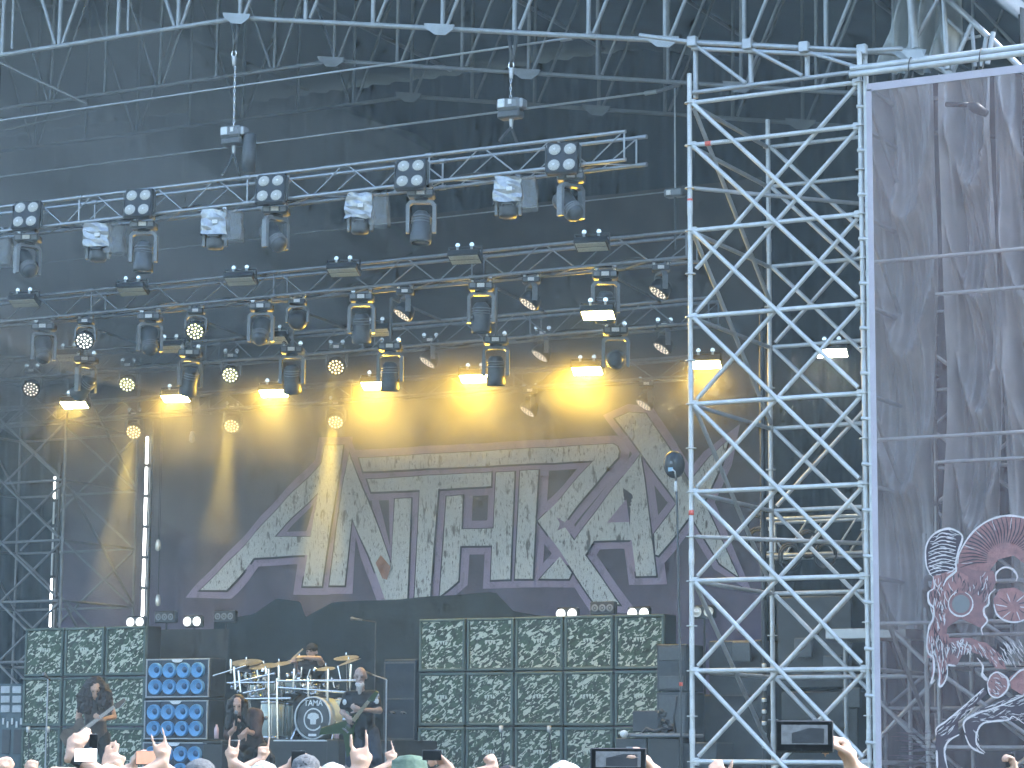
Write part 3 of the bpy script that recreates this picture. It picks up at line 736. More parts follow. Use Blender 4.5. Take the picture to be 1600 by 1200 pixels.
def onb(h0):
    def f(a, b, h):
        q = at(a, b, YB); return V(q.x, YB+wav(q.x, q.z)-.012-h0-h, q.z)
    return f
def print_poly(name, pts, holes, h0, m, parent):
    # cover the outline with a fine grid so the print follows the folds of the cloth
    return extrude_poly(name, dens(pts), 0, onb(h0), m, parent, [dens(h) for h in holes])
LN = {'A': 'letter_a', 'N': 'letter_n', 'R': 'letter_r', 'T': 'letter_t', 'H': 'letter_h', 'I': 'letter_stem', 'J': 'letter_foot', 'A2': 'letter_a', 'X': 'letter_x'}
for k, (nm, (out, holes)) in enumerate(LET.items()):
    ho = [offset(h, -10) for h in holes] if nm == 'A' else []
    hk = [offset(h, -2.2) for h in holes]
    d = 14.5
    print_poly('letter_outline', offset(out, d), ho, .010+.0015*k, ink_o, banner)
    sh = [(x-.5, y+.8) for x, y in offset(out, 3.4)]
    print_poly('letter_shadow', sh, hk if nm == 'A' else [], .030+.0015*k, ink_k, banner)
    print_poly(LN[nm], offset(out, 1.2), [offset(h, -1.0) for h in holes], .050+.0015*k, ink_w, banner)
print_poly('letter_shadow', offset(LET['A2'][1][0], 0), [], .048+.03, ink_o, banner)
print_poly('rust_mark', [b_(150, 830), b_(215, 905), b_(190, 985), b_(160, 975), b_(120, 880)], [], .075, mat('rust_ink', (.50, .26, .17), .9, 0, .3, 6.), banner)

# vertical rows of LED tubes left of the backdrop
for k, (px, y0, y1, pb) in enumerate([(225, 683, 970, 6), (82, 745, 985, 7)]):
    Yp = 34.0; t = thing('led_tube_pole', ['bright vertical pole of lit LED tubes left of the band logo', 'dimmer vertical pole of LED tubes by the far left scaffold'][k], 'light pole', (at(px, 900, Yp).x, Yp, ZS), group='LED tube poles')
    X0 = at(px+2, 800, Yp).x; za, zz = at(px, y0, Yp).z, at(px, y1, Yp).z
    tube('pole', (X0+.06, Yp+.05, ZS), (X0+.06, Yp+.05, za+.25), .03, dgrey, t)
    n_ = 6
    for i in range(n_):
        h = (za-zz)/n_; tube('led_tube', (X0, Yp, za-h*i), (X0, Yp, za-h*(i+1)+.06), .024 if k == 0 else .018, tube_on if k == 0 or i in (0, 4, 5) else lgrey, t)
        box('tube_clip', (X0+.03, Yp+.02, za-h*i-h+.03), (.07, .06, .04), black, t)
    tube('base_plate', (X0+.06, Yp+.05, ZS), (X0+.06, Yp+.05, ZS+.03), .25, black, t, 16)
for k, (px, py) in enumerate([(247, 852), (247, 938), (300, 683)]):
    p = at(px, py, 34.6); t = thing('pendant_lamp', ['upper small pale bulb hanging right of the bright LED pole', 'lower small pale bulb hanging right of the bright LED pole', 'small dark lamp with a pale slanting lens above the logo'][k], 'lamp', p)
    lathe('bulb', [(.0, .1), (.03, .09), (.045, .03), (.05, -.05), (.03, -.09), (.0, -.1)], lens_off if k < 2 else lgrey, t, Matrix.Translation(p), 12); tube('wire', p+V(0, 0, .1), V(p.x, p.y, z4), .006, black, t)

# ------------------------------------------------------------------ right printed mesh banner, plastic curtains, pipes
YS = 25.9
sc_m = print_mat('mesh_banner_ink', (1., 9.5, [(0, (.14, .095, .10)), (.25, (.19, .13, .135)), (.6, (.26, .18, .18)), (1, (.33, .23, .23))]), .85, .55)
sx0 = TX+TW+.15; sz1 = at(1365, 132, YS).z
scrim = thing('mesh_banner', 'tall purple-grey printed mesh banner right of the scaffold tower', 'banner', (sx0+3.2, YS, 0))
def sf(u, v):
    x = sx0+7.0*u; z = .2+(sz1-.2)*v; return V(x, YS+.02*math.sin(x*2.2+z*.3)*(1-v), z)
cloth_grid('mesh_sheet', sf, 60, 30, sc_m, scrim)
hem = mat('banner_hem', (.50, .46, .52), .7, 0, .1, 4.)
box('top_hem', (sx0+3.5, YS-.012, sz1-.03), (7.0, .012, .085), hem, scrim, bev=0)
box('side_hem', (sx0+.02, YS-.012, sz1/2), (.06, .012, sz1-.1), hem, scrim, bev=0)
for k in range(2):
    o = tube('banner_pipe', (TX+TW-.05, YS+.02-.03*k, sz1+.14+.075*(1-k)), (sx0+7, YS+.02-.03*k, sz1+.14+.075*(1-k)), .036, galv); tag(o, ['upper', 'lower'][k]+' of the two pale pipes carrying the printed mesh banner', 'pipe', 'banner pipes')
for k in range(8):
    x = sx0+.5+k*.8; o = tubepath('cable_tie', [(x+.01*math.sin(q), YS+.005+.075*math.cos(q), sz1+.13+.12*math.sin(q)) for q in np.linspace(0, 2*math.pi, 14, endpoint=False)], .008, black, None, 6, True)
    tag(o, ORD[k]+' black tie holding the mesh banner to its pipes' if k < 9 else '', 'cable tie', 'banner ties')
# curtains of hanging plastic behind the mesh
cur_m = mat('grey_plastic_curtain', (.52, .52, .51), .38, 0, .25, 2.2, bump=.25, bscale=7)
def curtain(xa, xb, z0, z1, Y, seed, label, swags):
    rnd = random.Random(seed); ph = [rnd.uniform(0, 6.28) for _ in range(8)]
    def fn(u, v):
        x = xa+(xb-xa)*u; z = z0+(z1-z0)*v
        ce = math.sin(math.pi*u); sw = .42*ce**.6*abs(math.sin(v*swags*math.pi+2.4*(1-(2*u-1)**2)+ph[0]))**.6
        f = .11*(1-.8*ce)*math.sin(u*15+ph[1]+.6*math.sin(v*5))+.05*(1-.5*ce)*math.sin(u*31+ph[2]+v*2)+.02*math.sin(u*57+v*19+ph[3])
        return V(x+.10*math.sin(v*6+ph[4])*(1-v), Y+f+sw, z)
    o = cloth_grid('plastic_curtain', fn, 70, 90, cur_m); tag(o, label, 'curtain', 'plastic curtains behind the mesh banner')
ca = at(1358, 600, 26.9).x
curtain(ca, at(1462, 600, 26.9).x, 3.2, sz1+.3, 26.9, 1, 'grey plastic curtain behind the left part of the mesh banner', 4)
curtain(at(1478, 600, 26.9).x, at(1556, 600, 26.9).x, 3.0, sz1+.3, 26.9, 5, 'grey plastic curtain behind the middle of the mesh banner', 5)
curtain(at(1560, 600, 26.95).x, at(1690, 600, 26.95).x, 2.8, sz1+.3, 26.95, 9, 'grey plastic curtain behind the right edge of the mesh banner', 4)
for k, (x0, x1, py) in enumerate([(1362, 1640, 402), (1462, 1640, 461), (1362, 1640, 683), (1462, 1640, 723), (1362, 1640, 973), (1480, 1640, 993)]):
    Yp = 26.35+.35*(k % 2); zz = at(1450, py, Yp).z
    o = tube('curtain_rail', (at(x0, py, Yp).x, Yp, zz), (at(x1, py, Yp).x+.6, Yp, zz), .022, galv)
    tag(o, ['topmost', 'second', 'third', 'fourth', 'fifth', 'lowest'][k]+' from above of the level pipes behind the mesh banner', 'pipe', 'pipes behind the mesh banner')
t = thing('bracket_arm', 'small dark bracket arm showing through the top of the mesh banner', 'bracket', at(1490, 165, 26.6))
tubepath('arm', [at(1478, 163, 26.6), at(1518, 164, 26.6)], .03, black, t); tubepath('paddle', [at(1512, 164, 26.6), at(1524, 168, 26.6), at(1542, 178, 26.6)], [.03, .07, .04], black, t)
# ram skeleton print: strokes and patches lying on the mesh
def d_(x, y): return (1360+x/5, 780+y/5)
def e_(x, y): return (1400+x/5.455, 980+y/5.455)
ink_p = mat('print_pink_ink', (.50, .24, .22), .85, 0, .4, 16., col2=(.13, .075, .085))
ink_d = mat('print_dark_ink', (.075, .05, .065), .85); ink_s = mat('print_white_ink', (.72, .66, .66), .85)
def ons(h0): return lambda a, b, h: (lambda q: V(q.x, YS+.02*math.sin(q.x*2.2+q.z*.3)*(1-(q.z-.2)/(sz1-.2))-h0, q.z))(at(a, b, YS))
def patch(pts, h0, m): 
    return extrude_poly('print_patch', dens(pts, 12), 0, ons(h0), m, scrim)
SV = {'w': ([], []), 'd': ([], [])}; HH = {'w': .016, 'd': .011}
def stroke(pts, w=1.6, c='w', taper=True):
    vs, fs = SV[c]; P = [Vector(p) for p in pts]
    # smooth
    Q = []
    for i in range(len(P)-1):
        p0, p1, p2, p3 = P[max(i-1, 0)], P[i], P[i+1], P[min(i+2, len(P)-1)]
        for k in range(4):
            s = k/4; Q.append(.5*((2*p1)+(-p0+p2)*s+(2*p0-5*p1+4*p2-p3)*s*s+(-p0+3*p1-3*p2+p3)*s**3))
    Q.append(P[-1]); b0 = len(vs); n = len(Q)
    for i, q in enumerate(Q):
        d = (Q[min(i+1, n-1)]-Q[max(i-1, 0)]); d = d.normalized() if d.length else Vector((1, 0)); nn = Vector((-d.y, d.x))
        ww = w/2*((.35+.65*math.sin(math.pi*min(1, max(0, (i+.5)/n)))) if taper else 1)*random.uniform(.75, 1.25)
        for s in (1, -1):
            r = q+nn*ww*s; vs.append(ons(HH[c])(r.x, r.y, 0))
    for i in range(n-1): fs.append((b0+2*i, b0+2*i+1, b0+2*i+3, b0+2*i+2))
big = [d_(685, 505), d_(690, 440), d_(740, 340), d_(820, 240), d_(930, 165), d_(1060, 130), d_(1200, 145), d_(1330, 200), d_(1400, 320), d_(1390, 450), d_(1200, 500), d_(1120, 440), d_(1000, 470), d_(930, 560), d_(820, 560)]
patch(big, .005, ink_p)
head_base = [d_(490, 600), d_(680, 500), d_(960, 560), d_(985, 640), d_(930, 750), d_(890, 850), d_(915, 950), d_(870, 1010), d_(700, 930), d_(600, 1000), d_(575, 1200), d_(450, 1200), d_(450, 1080), d_(490, 940), d_(460, 810)]
patch(head_base, .0045, mat('print_mauve_ink', (.38, .19, .185), .85, 0, .4, 14., col2=(.14, .08, .09)))
patch([e_(440, 90), e_(640, 90), e_(700, 120), e_(640, 190), e_(560, 240), e_(520, 320), e_(440, 330)], .0046, MATS['print_mauve_ink'])
small = [d_(480, 600), d_(440, 520), d_(435, 380), d_(480, 290), d_(560, 240), d_(640, 235), d_(720, 290), d_(690, 400), d_(670, 480), d_(665, 540), d_(600, 580)]
patch(small, .006, ink_d)
skull = [d_(490, 600), d_(660, 550), d_(760, 600), d_(780, 680), d_(790, 730), d_(690, 730), d_(620, 790), d_(615, 860), d_(560, 960), d_(560, 1050), d_(590, 1200), d_(575, 1240), d_(445, 1240), d_(450, 1080), d_(490, 940), d_(460, 810), d_(470, 720)]
patch(skull, .0065, ink_p)
patch([d_(960, 780), d_(1010, 700), d_(1130, 690), d_(1240, 760), d_(1260, 880), d_(1180, 960), d_(1060, 950), d_(980, 900)], .007, ink_p)
patch([e_(265, 60), e_(450, 60), e_(440, 300), e_(400, 480), e_(365, 500), e_(350, 280), e_(300, 470), e_(310, 250), e_(270, 220)], .0075, ink_p)
patch([e_(610, 200), e_(680, 120), e_(760, 130), e_(900, 240), e_(940, 360), e_(850, 350), e_(760, 260), e_(700, 230)], .006, ink_p)
patch([e_(770, 470), e_(850, 370), e_(950, 420), e_(960, 520), e_(880, 600), e_(790, 570)], .0068, ink_p)
patch([e_(965, 430), e_(1060, 355), e_(1180, 380), e_(1180, 560), e_(1080, 580), e_(980, 520)], .0068, ink_p)
patch([e_(575, 800), e_(700, 700), e_(900, 620), e_(1100, 560), e_(1180, 570), e_(1180, 800), e_(980, 800), e_(780, 800), e_(700, 870), e_(690, 980), e_(760, 1070), e_(650, 1040), e_(590, 920)], .0055, ink_d)
patch([e_(345, 900), e_(350, 860), e_(520, 720), e_(740, 520), e_(780, 560), e_(640, 690), e_(530, 800), e_(530, 900), e_(420, 1010), e_(430, 1200), e_(350, 1200), e_(335, 1000)], .0058, ink_d)
for pl in ([big[i] for i in range(10)], small[:11], [d_(490, 600), d_(500, 690), d_(455, 730), d_(460, 810), d_(495, 850), d_(490, 940), d_(460, 1000), d_(445, 1120), d_(450, 1200)],
           [d_(660, 500), d_(670, 560), d_(600, 620), d_(570, 680)], [d_(980, 700), d_(930, 750), d_(925, 820), d_(890, 850), d_(890, 900), d_(915, 950), d_(870, 1010), d_(880, 1060)],
           [d_(985, 640), d_(985, 580), d_(1040, 535), d_(1110, 545), d_(1150, 600), d_(1140, 640)], [d_(965, 820), d_(990, 900), d_(1060, 950), d_(1150, 960), d_(1230, 930)],
           [e_(270, 60), e_(265, 160), e_(285, 230), e_(320, 260), e_(325, 380), e_(300, 480), e_(330, 450)], [e_(360, 300), e_(375, 400), e_(370, 500), e_(400, 490), e_(435, 420), e_(440, 330)], [e_(440, 320), e_(510, 330)],
           [e_(690, 260), e_(740, 330), e_(735, 410), e_(775, 450), e_(740, 390)], [e_(780, 480), e_(800, 570), e_(870, 600), e_(950, 530), e_(950, 440), e_(870, 385), e_(810, 410), e_(780, 480)],
           [e_(345, 920), e_(350, 860), e_(430, 800), e_(560, 690), e_(750, 520)], [e_(540, 915), e_(450, 970), e_(415, 1060), e_(440, 1200)], [e_(350, 1050), e_(355, 1200)],
           [e_(590, 900), e_(580, 810), e_(680, 740), e_(860, 680), e_(1100, 580)], [e_(760, 1070), e_(690, 1000), e_(690, 900), e_(740, 820), e_(850, 800), e_(960, 790), e_(1000, 760), e_(1091, 820)], [e_(590, 920), e_(640, 1020), e_(750, 1080)], [e_(970, 460), e_(1060, 370), e_(1130, 360)]):
    stroke(pl, 3.2)
cx, cyy, rx_, ry_ = 706, 818, 95, 96
stroke([d_(cx+rx_*math.cos(q), cyy+ry_*math.sin(q)) for q in np.linspace(-1.2, 4.4, 16)], 2.6)
eye = [d_(cx+70*math.cos(q), cyy+72*math.sin(q)) for q in np.linspace(0, 2*math.pi, 18, endpoint=False)]
patch(eye, .009, mat('print_eye_ink', (.22, .22, .225), .85))
for i in range(26):            # ridges of the big horn
    f = i/25; q = 2.95+f*2.75
    c0 = Vector((1060, 470)); pi_ = c0+Vector((math.cos(q)*(150), math.sin(q)*130)); po = c0+Vector((math.cos(q)*365, math.sin(q)*338))
    mid = (pi_+po)/2+Vector((math.cos(q+1.57), math.sin(q+1.57)))*16
    stroke([d_(*pi_), d_(*mid), d_(*po)], 1.9, 'd')
    if i % 4 == 1: stroke([d_(*(pi_.lerp(po, .55)+Vector((6, 6)))), d_(*(pi_.lerp(po, .96)+Vector((8, 6))))], 1.0)
for i in range(11):            # ridges of the small horn
    y = 270+i*29; stroke([d_(455+max(0, 60-i*16), y+30), d_(560, y-6), d_(670, y+14)], 1.6); 
for i in range(12):            # horn tip spiral
    q = i/12*6.28; c0 = Vector((1120, 840)); stroke([d_(*(c0+Vector((math.cos(q)*50, math.sin(q)*45)))), d_(*(c0+Vector((math.cos(q+.15)*140, math.sin(q+.15)*112))))], 1.5, 'wd'[i % 2])
for i in range(46):            # hatching of fur and bone
    x, y, dx, dy = random.choice([(random.uniform(900, 1090), random.uniform(90, 260), 60, 90), (random.uniform(600, 1050), 0, 70, -28), (random.uniform(600, 690), random.uniform(780, 1040), 30, 50), (random.uniform(290, 430), random.uniform(60, 300), 6, 90), (random.uniform(380, 500), random.uniform(800, 900), -45, 40), (random.uniform(600, 760), random.uniform(120, 210), 30, 60)])
    if y == 0: y = 760-(x-580)*.33+random.uniform(-30, 30)
    stroke([e_(x, y), e_(x+dx*.5+4, y+dy*.5), e_(x+dx, y+dy)], 1.1, random.choice('wwd'))
for i in range(22):
    x, y = random.uniform(490, 590), random.uniform(600, 1180); stroke([d_(x, y), d_(x+random.uniform(-18, 18), y+40), d_(x+random.uniform(-25, 25), y+85)], 1.4, random.choice('wdd'))
for i in range(9):
    stroke([d_(590+i*22, 1130+random.uniform(-20, 40)), d_(610+i*22, 1170+random.uniform(-20, 20)), d_(600+i*22, 1215)], 1.6, random.choice('wd'))
for i in range(9):
    y = 900+i*32; stroke([e_(random.uniform(-60, 60), y), e_(random.uniform(200, 320), y+random.uniform(-6, 6))], 1.2, 'd')
def hatch(poly, ang, n, L, bend=.25, cs='wdd', w=1.2):
    xs, ys = [p[0] for p in poly], [p[1] for p in poly]
    def inside(x, y):
        c = False
        for i in range(len(poly)):
            (xa, ya), (xb, yb) = poly[i], poly[i-1]
            if (ya > y) != (yb > y) and x < (xb-xa)*(y-ya)/(yb-ya)+xa: c = not c
        return c
    k = 0
    for _ in range(n*6):
        x, y = random.uniform(min(xs), max(xs)), random.uniform(min(ys), max(ys)); a = ang+random.uniform(-bend, bend); l = L*random.uniform(.5, 1.2)
        x2, y2 = x+math.cos(a)*l, y+math.sin(a)*l
        if inside(x, y) and inside(x2, y2):
            stroke([(x, y), ((x+x2)/2+random.uniform(-1.5, 1.5), (y+y2)/2+random.uniform(-1.5, 1.5)), (x2, y2)], w*random.uniform(.6, 1.3), random.choice(cs)); k += 1
            if k >= n: break
hatch(skull, 1.5, 90, 13, .5, 'wddd', 1.3); hatch(small, .15, 40, 12, .4, 'ww', 1.0); hatch([e_(265, 60), e_(450, 60), e_(440, 300), e_(400, 480), e_(350, 280), e_(300, 250)], 1.55, 50, 14, .2, 'wdd', 1.2)
hatch([e_(575, 800), e_(700, 700), e_(900, 620), e_(1100, 560), e_(1180, 800), e_(780, 800), e_(690, 900)], -.3, 60, 12, .5, 'ww', .9); hatch([e_(345, 900), e_(520, 720), e_(740, 520), e_(780, 560), e_(530, 850), e_(420, 1010)], -.75, 36, 12, .3, 'ww', .9)
hatch([e_(770, 470), e_(850, 370), e_(950, 420), e_(960, 520), e_(880, 600), e_(790, 570)], .8, 26, 8, .8, 'wdd'); hatch([e_(610, 200), e_(680, 120), e_(760, 130), e_(900, 240), e_(940, 360), e_(850, 350), e_(700, 230)], .9, 34, 11, .4, 'wdd')
hatch([d_(690, 720), d_(900, 560), d_(960, 640), d_(900, 840), d_(800, 760)], 1.9, 46, 11, .5, 'wdd', 1.1); hatch([e_(440, 90), e_(620, 90), e_(700, 220), e_(560, 260), e_(450, 300)], 1.2, 40, 9, .8, 'wwd', 1.3); hatch([e_(760, 110), e_(1091, 90), e_(1091, 340), e_(950, 350)], 1.0, 44, 14, .25, 'wwd', 1.1)
hatch([e_(0, 880), e_(330, 900), e_(330, 1180), e_(0, 1180)], .02, 26, 30, .05, 'dd', 1.2)
for c, m, nm in (('w', ink_s, 'printed_light_lines'), ('d', ink_d, 'printed_dark_lines')):
    o = pmesh(nm, SV[c][0], SV[c][1], m, scrim); o['kind'] = 'stuff'
# pale platform roof behind the tower
pl = thing('pale_platform', 'pale flat work platform behind the lower right of the scaffold tower', 'platform', at(1370, 990, 28.7))
box('deck', at(1370, 992, 28.9), (1.0, .8, .12), lgrey, pl); box('upstand', at(1392, 974, 29.1)+V(0, .2, 0), (.5, .05, .22), lgrey, pl, rot=Euler((0, R(-12), 0)))
for s in (-.4, .4): tube('leg', at(1370, 992, 28.9)+V(s, 0, -.06), V(at(1370, 992, 28.9).x+s, 28.9, 0), .025, galv_d, pl)
# coiled cables and lighting bars in the right wing
for k, (px, py) in enumerate([(1182, 825), (1184, 846), (1235, 870), (1262, 850), (1290, 868)]):
    p = at(px, py, 31.6+.1*k); o = tubepath('cable_coil', [p+V((.13+.012*(j//16))*math.cos(j*.39), .03*math.sin(j*.11), (.15+.012*(j//16))*math.sin(j*.39)) for j in range(64)], .013, black, None, 6)
    tag(o, ['upper coil of black cable left of the dark post behind the scaffold tower', 'lower coil of black cable left of the dark post behind the scaffold tower', 'left coil of black cable hung on the rear truss piece', 'middle coil of black cable hung on the rear truss piece', 'right coil of black cable hung on the rear truss piece'][k], 'cable', 'coiled cables')
tt, _ = truss('short truss piece lying across the right wing behind the scaffold tower', 32.4, (at(1190, 830, 32.4).x, at(1190, 812, 32.4).z), (at(1420, 820, 32.4).x, at(1190, 812, 32.4).z), .5, galv_d, .016, .028, .32, False)

# ------------------------------------------------------------------ amplifier walls
def camo(name):
    m = bpy.data.materials.new(name); m.use_nodes = True; N = m.node_tree.nodes; L = m.node_tree.links; b = N['Principled BSDF']
    b.inputs['Roughness'].default_value = .85; b.inputs['Specular IOR Level'].default_value = .2
    tc = N.new('ShaderNodeTexCoord'); oi = N.new('ShaderNodeObjectInfo')
    mu = N.new('ShaderNodeVectorMath'); mu.operation = 'SCALE'; cb = N.new('ShaderNodeCombineXYZ')
    for i in (0, 1): L.new(oi.outputs['Random'], cb.inputs[i])
    L.new(cb.outputs[0], mu.inputs[0]); mu.inputs['Scale'].default_value = 17
    ad = N.new('ShaderNodeVectorMath'); ad.operation = 'ADD'; L.new(tc.outputs['Object'], ad.inputs[0]); L.new(mu.outputs[0], ad.inputs[1])
    mp = N.new('ShaderNodeMapping'); mp.inputs['Rotation'].default_value = (R(90), 0, R(32)); mp.inputs['Scale'].default_value = (1, 1, 1); L.new(ad.outputs[0], mp.inputs[0])
    m2 = N.new('ShaderNodeMapping'); m2.inputs['Scale'].default_value = (1, 2.0, 1); L.new(mp.outputs[0], m2.inputs[0])
    def layer(scale, lo, hi, det=2.5, dist=1.4):
        nz = N.new('ShaderNodeTexNoise'); nz.inputs['Scale'].default_value = scale; nz.inputs['Detail'].default_value = det; nz.inputs['Distortion'].default_value = dist; L.new(m2.outputs[0], nz.inputs['Vector'])
        r = N.new('ShaderNodeValToRGB'); r.color_ramp.elements[0].position = lo; r.color_ramp.elements[1].position = hi; L.new(nz.outputs['Fac'], r.inputs[0]); return r
    a = layer(10., .54, .565, 2.0, 1.0); c = layer(7, .45, .56)
    x = N.new('ShaderNodeMix'); x.data_type = 'RGBA'; x.inputs['A'].default_value = (.085, .12, .075, 1); x.inputs['B'].default_value = (.06, .07, .05, 1); L.new(c.outputs[0], x.inputs['Factor'])
    y = N.new('ShaderNodeMix'); y.data_type = 'RGBA'; L.new(x.outputs['Result'], y.inputs['A']); y.inputs['B'].default_value = (.56, .58, .46, 1); L.new(a.outputs[0], y.inputs['Factor'])
    L.new(y.outputs['Result'], b.inputs['Base Color']); return m
camo_m = camo('camouflage_grille_cloth')
cabframe = mat('green_grey_tolex', (.085, .13, .115), .6, 0, .2, 20.)
badge_m = mat('badge_pale', (.62, .66, .55), .5)
x0, x1 = at(655, 1000, YA).x, at(1040, 1000, YA).x; CW = (x1-x0)/5
CH = (at(850, 967, YA).z-at(850, 1139, YA).z)/2
def cabinet(w, h):
    t = thing('amp_cabinet', '', 'amplifier')
    box('shell', (0, .2, h/2), (w-.02, .36, h-.015), black, t, bev=.012)
    fwid = .04
    for (cx_, cz_, sx, sz) in ((0, h-.03, w-.03, fwid), (0, .03, w-.03, fwid), (-w/2+.035, h/2, fwid, h-.1), (w/2-.035, h/2, fwid, h-.1)):
        box('frame', (cx_, .0, cz_), (sx, .05, sz), cabframe, t, bev=.008)
    box('grille', (0, .012, h/2), (w-.11, .02, h-.1), camo_m, t, bev=0)
    bm = bmesh.new()
    for pts in ([(-.09, .02), (-.05, .03), (-.06, -.02), (-.08, -.03)], [(-.045, .03), (-.02, -.03), (-.005, .03)], [(.0, .03), (.02, -.03), (.04, .03)], [(.04, -.03), (.06, .035), (.085, -.02)], [(-.10, -.005), (-.06, -.012), (-.06, .0)]):
        vv = [bm.verts.new((x, -.002, h/2+.03+z)) for x, z in pts]; bm.faces.new(vv)
    g = bmesh.ops.extrude_face_region(bm, geom=bm.faces[:])
    for v in [e for e in g['geom'] if isinstance(e, bmesh.types.BMVert)]: v.co.y -= .006
    me = bpy.data.meshes.new('badge'); bm.to_mesh(me); bm.free(); me.materials.append(badge_m); q = link('badge', me, t); q['kind'] = 'stuff'
    return t
cab0 = cabinet(CW, CH); used = [0]
RN = ['bottom row', 'middle row', 'top row']
def put_cab(x, r, c, side, ncol):
    t = cab0 if not used[0] else copy_tree(cab0); used[0] = 1
    t.location = (x, YA+random.uniform(-.01, .01), ZS+r*CH+.004*r); t.rotation_euler = (0, 0, random.uniform(-.006, .006))
    t['label'] = 'camouflage amp cabinet, %s, %s column, in the wall %s' % (RN[r], ORD[c].replace(' from left', ''), side); t['group'] = 'camouflage amplifier cabinets'
for r_ in range(3):
    for c in range(5): put_cab(x0+CW*(c+.5), r_, c, 'right of the bald guitarist', 5)
xl0, xl1 = at(38, 1020, YA).x, at(230, 1020, YA).x; cwl = (xl1-xl0)/3
for r_ in range(3):
    for c in range(3): put_cab(xl0+cwl*(c+.5), r_, c, 'behind the curly-haired guitarist', 3)
print('CAB', CW, cwl, CH, 'ZS', ZS)
# blue bass cabinets
blue = mat('blue_speaker_cone', (.16, .40, .70), .45, 0, .12, 20.); blue_d = mat('blue_cone_cap', (.05, .12, .22), .35, 0, .12, 20.)
bface = mat('bass_cab_face', (.035, .05, .075), .6)
bx0, bx1 = at(228, 1050, YA).x, at(328, 1050, YA).x; BW = bx1-bx0; BH = at(275, 1028, YA).z-at(275, 1091, YA).z
def basscab(w, h):
    t = thing('bass_cabinet', '', 'speaker')
    box('shell', (0, .22, h/2), (w, .4, h-.012), black, t, bev=.01); box('baffle', (0, .012, h/2), (w-.05, .02, h-.06), bface, t, bev=0)
    for (cx_, cz_, sx, sz) in ((0, h-.022, w-.01, .02), (0, .022, w-.01, .02), (-w/2+.018, h/2, .02, h-.066), (w/2-.018, h/2, .02, h-.066)):
        box('trim', (cx_, -.002, cz_), (sx, .03, sz), galv_d, t, bev=.004)
    for i in range(1, 4): box('divider', (-w/2+w*i/4, .0, h/2), (.008, .01, h-.08), black, t, bev=0)
    for i in range(4):
        for j in range(2):
            X = Matrix.Translation((-w/2+.07+(w-.14)*(i+.5)/4, 0, .045+(h-.11)*(j+.5)/2)) @ Matrix.Rotation(R(90), 4, 'X')
            s = lathe('speaker', [(.118, .0), (.116, .055), (.108, .062), (.098, .056), (.05, .014), (.0, .012)], blue, t, X, 20)
            lathe('dust_cap', [(.05, .012), (.042, .034), (.02, .046), (.0, .048)], blue_d, s, X @ Matrix.Translation((.012, .012, 0)), 14)
    extrude_poly('logo_tab', [(-.11, .0), (.11, .0), (.08, -.035), (.04, -.05), (-.04, -.05), (-.08, -.035)], .012, lambda a, b, hh: V(a, -.012-hh, h-.02+b), white, t)
    return t
bc0 = basscab(BW, BH); zt = at(275, 1028, YA).z
for k in range(3):
    t = bc0 if k == 0 else copy_tree(bc0); t.location = ((bx0+bx1)/2-.012*k, YA, zt-BH*(k+1)-.02*k); t['label'] = ['top', 'middle', 'lowest, partly hidden'][k]+' of the three stacked blue-coned bass cabinets'; t['group'] = 'blue bass cabinets'
box_b = tag(box('cabinet_plinth', ((bx0+bx1)/2, YA+.22, (ZS+zt-BH*3-.06)/2), (BW, .4, max(.05, zt-BH*3-.06-ZS)), black), 'black plinth under the stack of blue bass cabinets', 'plinth') if zt-BH*3-.06-ZS > .06 else None
# black cloth and boxes above and behind the kit
def swag(name, top, Y, zb, label, m=fabric):
    n = len(top)-1; pts = [at(px, py, Y) for px, py in top]
    def fn(u, v):
        s = u*n; i = min(n-1, int(s)); p = pts[i].lerp(pts[i+1], s-i)
        return V(p.x, Y-.1*(1-v)+.05*math.sin(p.x*6+v*2), zb+(p.z-zb)*v)
    o = cloth_grid(name, fn, 60, 8, m); tag(o, label, 'cloth'); return o
swag('drum_riser_cloth', [(335, 968), (400, 960), (430, 935), (470, 940), (480, 965), (520, 940), (600, 938), (700, 930), (775, 925), (800, 955), (870, 966), (960, 970)], 33.9, ZS, 'black cloth draped over the gear behind the drum kit')
drapew = mat('charcoal_cloth', (.038, .043, .046), .95, 0, .3, 3., bump=.3, bscale=8)
swag('side_cloth', [(227, 985), (290, 983), (360, 983)], 33.0, ZS, 'dark cloth standing behind the blue bass cabinets', drapew)
tcx = at(632, 1100, 32.3).x; tch = at(632, 1030, 32.2).z-ZS
tc_ = thing('tall_case', 'tall dark case between the bald guitarist and the right amplifier wall', 'case', (tcx, 32.4, ZS))
box('body', (tcx, 32.4, ZS+tch/2), (.55, .5, tch), mat('navy_case_cloth', (.035, .045, .06), .8, 0, .3, 5., bump=.4, bscale=7), tc_, bev=.02)
for zz in (.03, .34, .67, .97): box('edge_band', (tcx, 32.146, ZS+tch*zz), (.53, .01, .025), dgrey, tc_, bev=.002)
for q in (-1, 1): box('edge_strip', (tcx+q*.255, 32.146, ZS+tch/2), (.02, .008, tch*.95), dgrey, tc_, bev=0); tubepath('handle', [(tcx+q*.06, 32.15, ZS+tch*.55), (tcx+q*.06, 32.1, ZS+tch*.56), (tcx+q*.12, 32.1, ZS+tch*.56), (tcx+q*.12, 32.15, ZS+tch*.55)], .008, galv_d, tc_)
